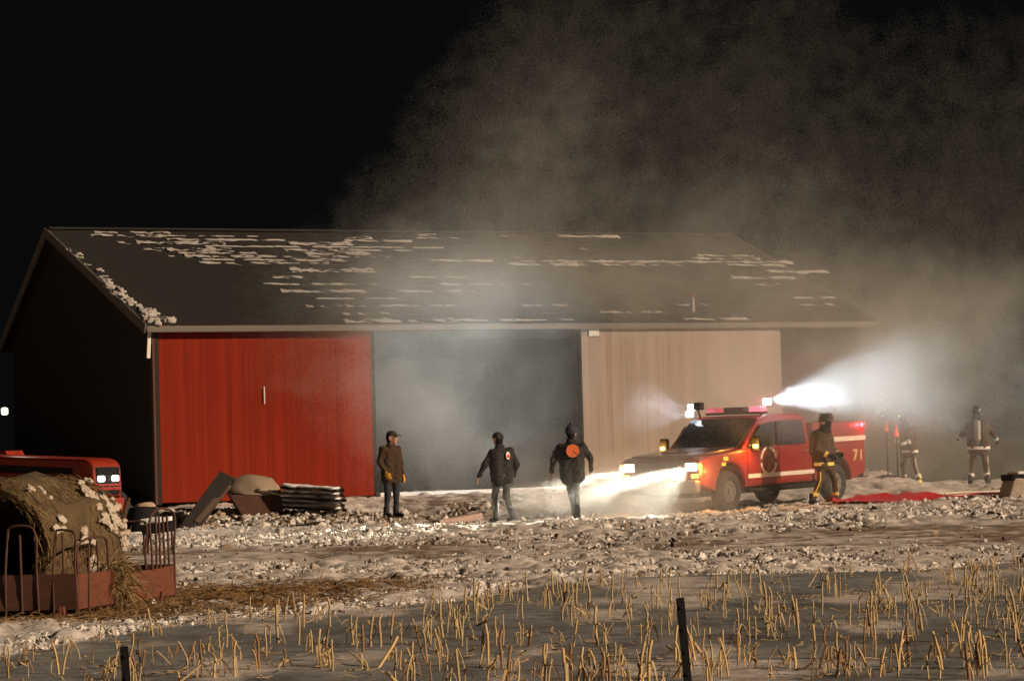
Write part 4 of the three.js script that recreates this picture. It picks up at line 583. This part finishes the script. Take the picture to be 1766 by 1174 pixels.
// ---------- smoke: many soft curled wisps through the volume, and fine specks where lamps shine through it ----------
{
  const sm = (c, a, through) => new THREE.MeshPhysicalMaterial({ color: new THREE.Color(...c), roughness: 1, transmission: through, thickness: 0, transparent: true, opacity: a, specularIntensity: 0, side: THREE.DoubleSide });
  const bill = (x, y, d, f) => sstep(0.32, 0.66, fbm(x * f + 7, y * f * 0.9 - x * f * 0.35, d * f * 0.3, 4)), soft = (a, b, v, w) => sstep(a, a + w, v) * (1 - sstep(b - w, b, v)), hump = (v, c, w) => Math.exp(-(((v - c) / w) ** 2));
  // how thick the smoke is, as the share of light lost per metre
  function thick(x, y, d) {
    const front = 70 + 0.5095 * (x + 8.41), out = front - d, roofLine = 4.5 + Math.max(0, Math.min(2.75, -out * 0.4));
    let t = 0;
    const lean = x + 6.6 - Math.max(0, y - 4.5) * 0.62 + 2 * (fbm(x * 0.3 + 2, y * 0.3, d * 0.1, 3) - 0.5), b = bill(x, y, d, 0.24), b2 = bill(x + 20, y, d, 0.5);
    if (y > roofLine - 0.3 && d > 68) t += 0.085 * Math.pow(sstep(-2.4, 5.6, lean), 1.5) * (1 - 0.6 * sstep(3.8, 9, x - (y - 5) * 0.2)) * (0.3 + 0.7 * hump(x, 0.2 + (y - 5) * 0.3, 5)) * (0.22 + 0.6 * b + 0.3 * b * b2) * Math.pow(1 - sstep(4.5, 15.5, y), 1.25) * (1 + 0.9 * (1 - sstep(6.4, 9, y))) * hump(d, 74, 5.5);
    if (out < 2.4 && out > -3.8) t += 0.22 * sstep(-5.8, -2.2, x + (y < 3 ? -(3 - y) * 0.6 : 0.8)) * (0.5 + 0.5 * sstep(0.3, 2.8, y)) * (0.45 + 0.55 * bill(x, y, d, 0.4)) * (1 - 0.3 * sstep(4.0, 6.5, x)) * (1 - sstep(1.4, 2.4, out)) * (1 - sstep(4.8, 7.2, y));
    t += 0.055 * sstep(2.2, 5.4, x) * (1 - 0.45 * sstep(8.5, 11, x)) * sstep(57, 59.5, d) * (1 - sstep(66, 71, d)) * (0.25 + 0.75 * bill(x, y, d, 0.45)) * (0.5 + 1.1 * hump(x, 7.2, 2.4) * hump(y, 2.3, 1.4)) * (1 - sstep(3.2, 5.6, y));
    t += 0.1 * hump(x, 8.2, 2.2) * hump(y, 4.6, 2) * hump(d, 72.5, 3) * (0.3 + 0.7 * b2);
    t *= 0.47; const far = t;
    // low in front of the headlights, and above the cab and the rear of the truck
    t += soft(-0.8, 4.8, x, 0.9) * (1 - sstep(0.85, 1.5, y)) * soft(53.5, 61, d, 1) * (0.014 + 0.02 * bill(x, y * 2, d, 1.1) + 0.17 * hump(x, 2.5, 1.2) * hump(d, 58.4, 1.6));
    t += 0.075 * (0.35 + 0.65 * bill(x, y * 1.2, d, 0.7)) * (1 - sstep(8.2, 9.6, x)) * (0.1 * sstep(1.8, 3.0, x) + 0.9 * sstep(3.7, 4.5, x)) * sstep(1.3, 1.8, y) * (1 - sstep(3, 4.2, y)) * soft(59.3, 65.5, d, 1);
    if (t < 0.0006) return [0, 0];
    return [t, t - far > far ? 1 : 0];
  }
  const CELL = 0.42, SIZE = 0.0085, ALPHA = 0.29, LEVELS = 9, TOP = 0.42, turn = new THREE.Matrix4().makeRotationFromEuler(new THREE.Euler(0.4, 0.7, 0.3)), grey = [sm([0.92, 0.96, 0.93], ALPHA, 0.25), sm([0.92, 0.94, 0.95], ALPHA, 0.5)], cells = [0, 1].map(() => Array.from({ length: LEVELS }, () => [])), at = new THREE.Vector3();
  for (let i = -52; i <= 52; i++) for (let j = -52; j <= 52; j++) for (let k = -52; k <= 52; k++) {
    at.set(i * CELL, j * CELL, k * CELL).applyMatrix4(turn).add(V(3, 6, -70));
    if (at.y < 0.05 || at.y > 15 || at.x < -8 || at.x > 14.5 || at.z > -53 || at.z < -84) continue;
    const [t, lit] = thick(at.x, at.y, -at.z), l = Math.floor(Math.sqrt(t / TOP) * LEVELS - 1 + R() * 0.999); if (l >= 0) cells[lit][Math.min(l, LEVELS - 1)].push(at.clone());
  }
  const degree = ['faintest', 'very faint', 'faint', 'thin', 'light', 'moderate', 'thick', 'very thick', 'densest'];
  cells.forEach((set, lit) => set.forEach((list, l) => {
    if (!list.length) return;
    const n = Math.max(3, Math.round(TOP * ((l + 1) / LEVELS) ** 2 * CELL ** 3 / (ALPHA * 0.0684 * SIZE * SIZE))), p = new Float32Array(n * 9);
    for (let i = 0; i < n; i++) { const c = [0, 0, 0].map(() => (R() - 0.5) * CELL); for (let q = 0; q < 9; q++) p[i * 9 + q] = c[q % 3] + (R() - 0.5) * SIZE; }
    const g = new THREE.BufferGeometry(); g.setAttribute('position', new THREE.BufferAttribute(p, 3)); g.computeVertexNormals();
    const im = new THREE.InstancedMesh(g, grey[lit], list.length), m = new THREE.Matrix4(), quarter = new THREE.Matrix4(); im.name = numbered('smoke'); setInfo(im, degree[l] + (lit ? ' smoke glowing in the beams of the truck lamps' : ' grey smoke billowing from the barn and drifting right'), 'smoke', null, 'stuff');
    list.forEach((c, i) => { quarter.makeRotationFromEuler(new THREE.Euler(...[0, 0, 0].map(() => Math.floor(R() * 4) * Math.PI / 2))); im.setMatrixAt(i, m.copy(turn).multiply(quarter).setPosition(c)); });
    scene.add(im);
  }));
}
renderer.render(scene, camera);
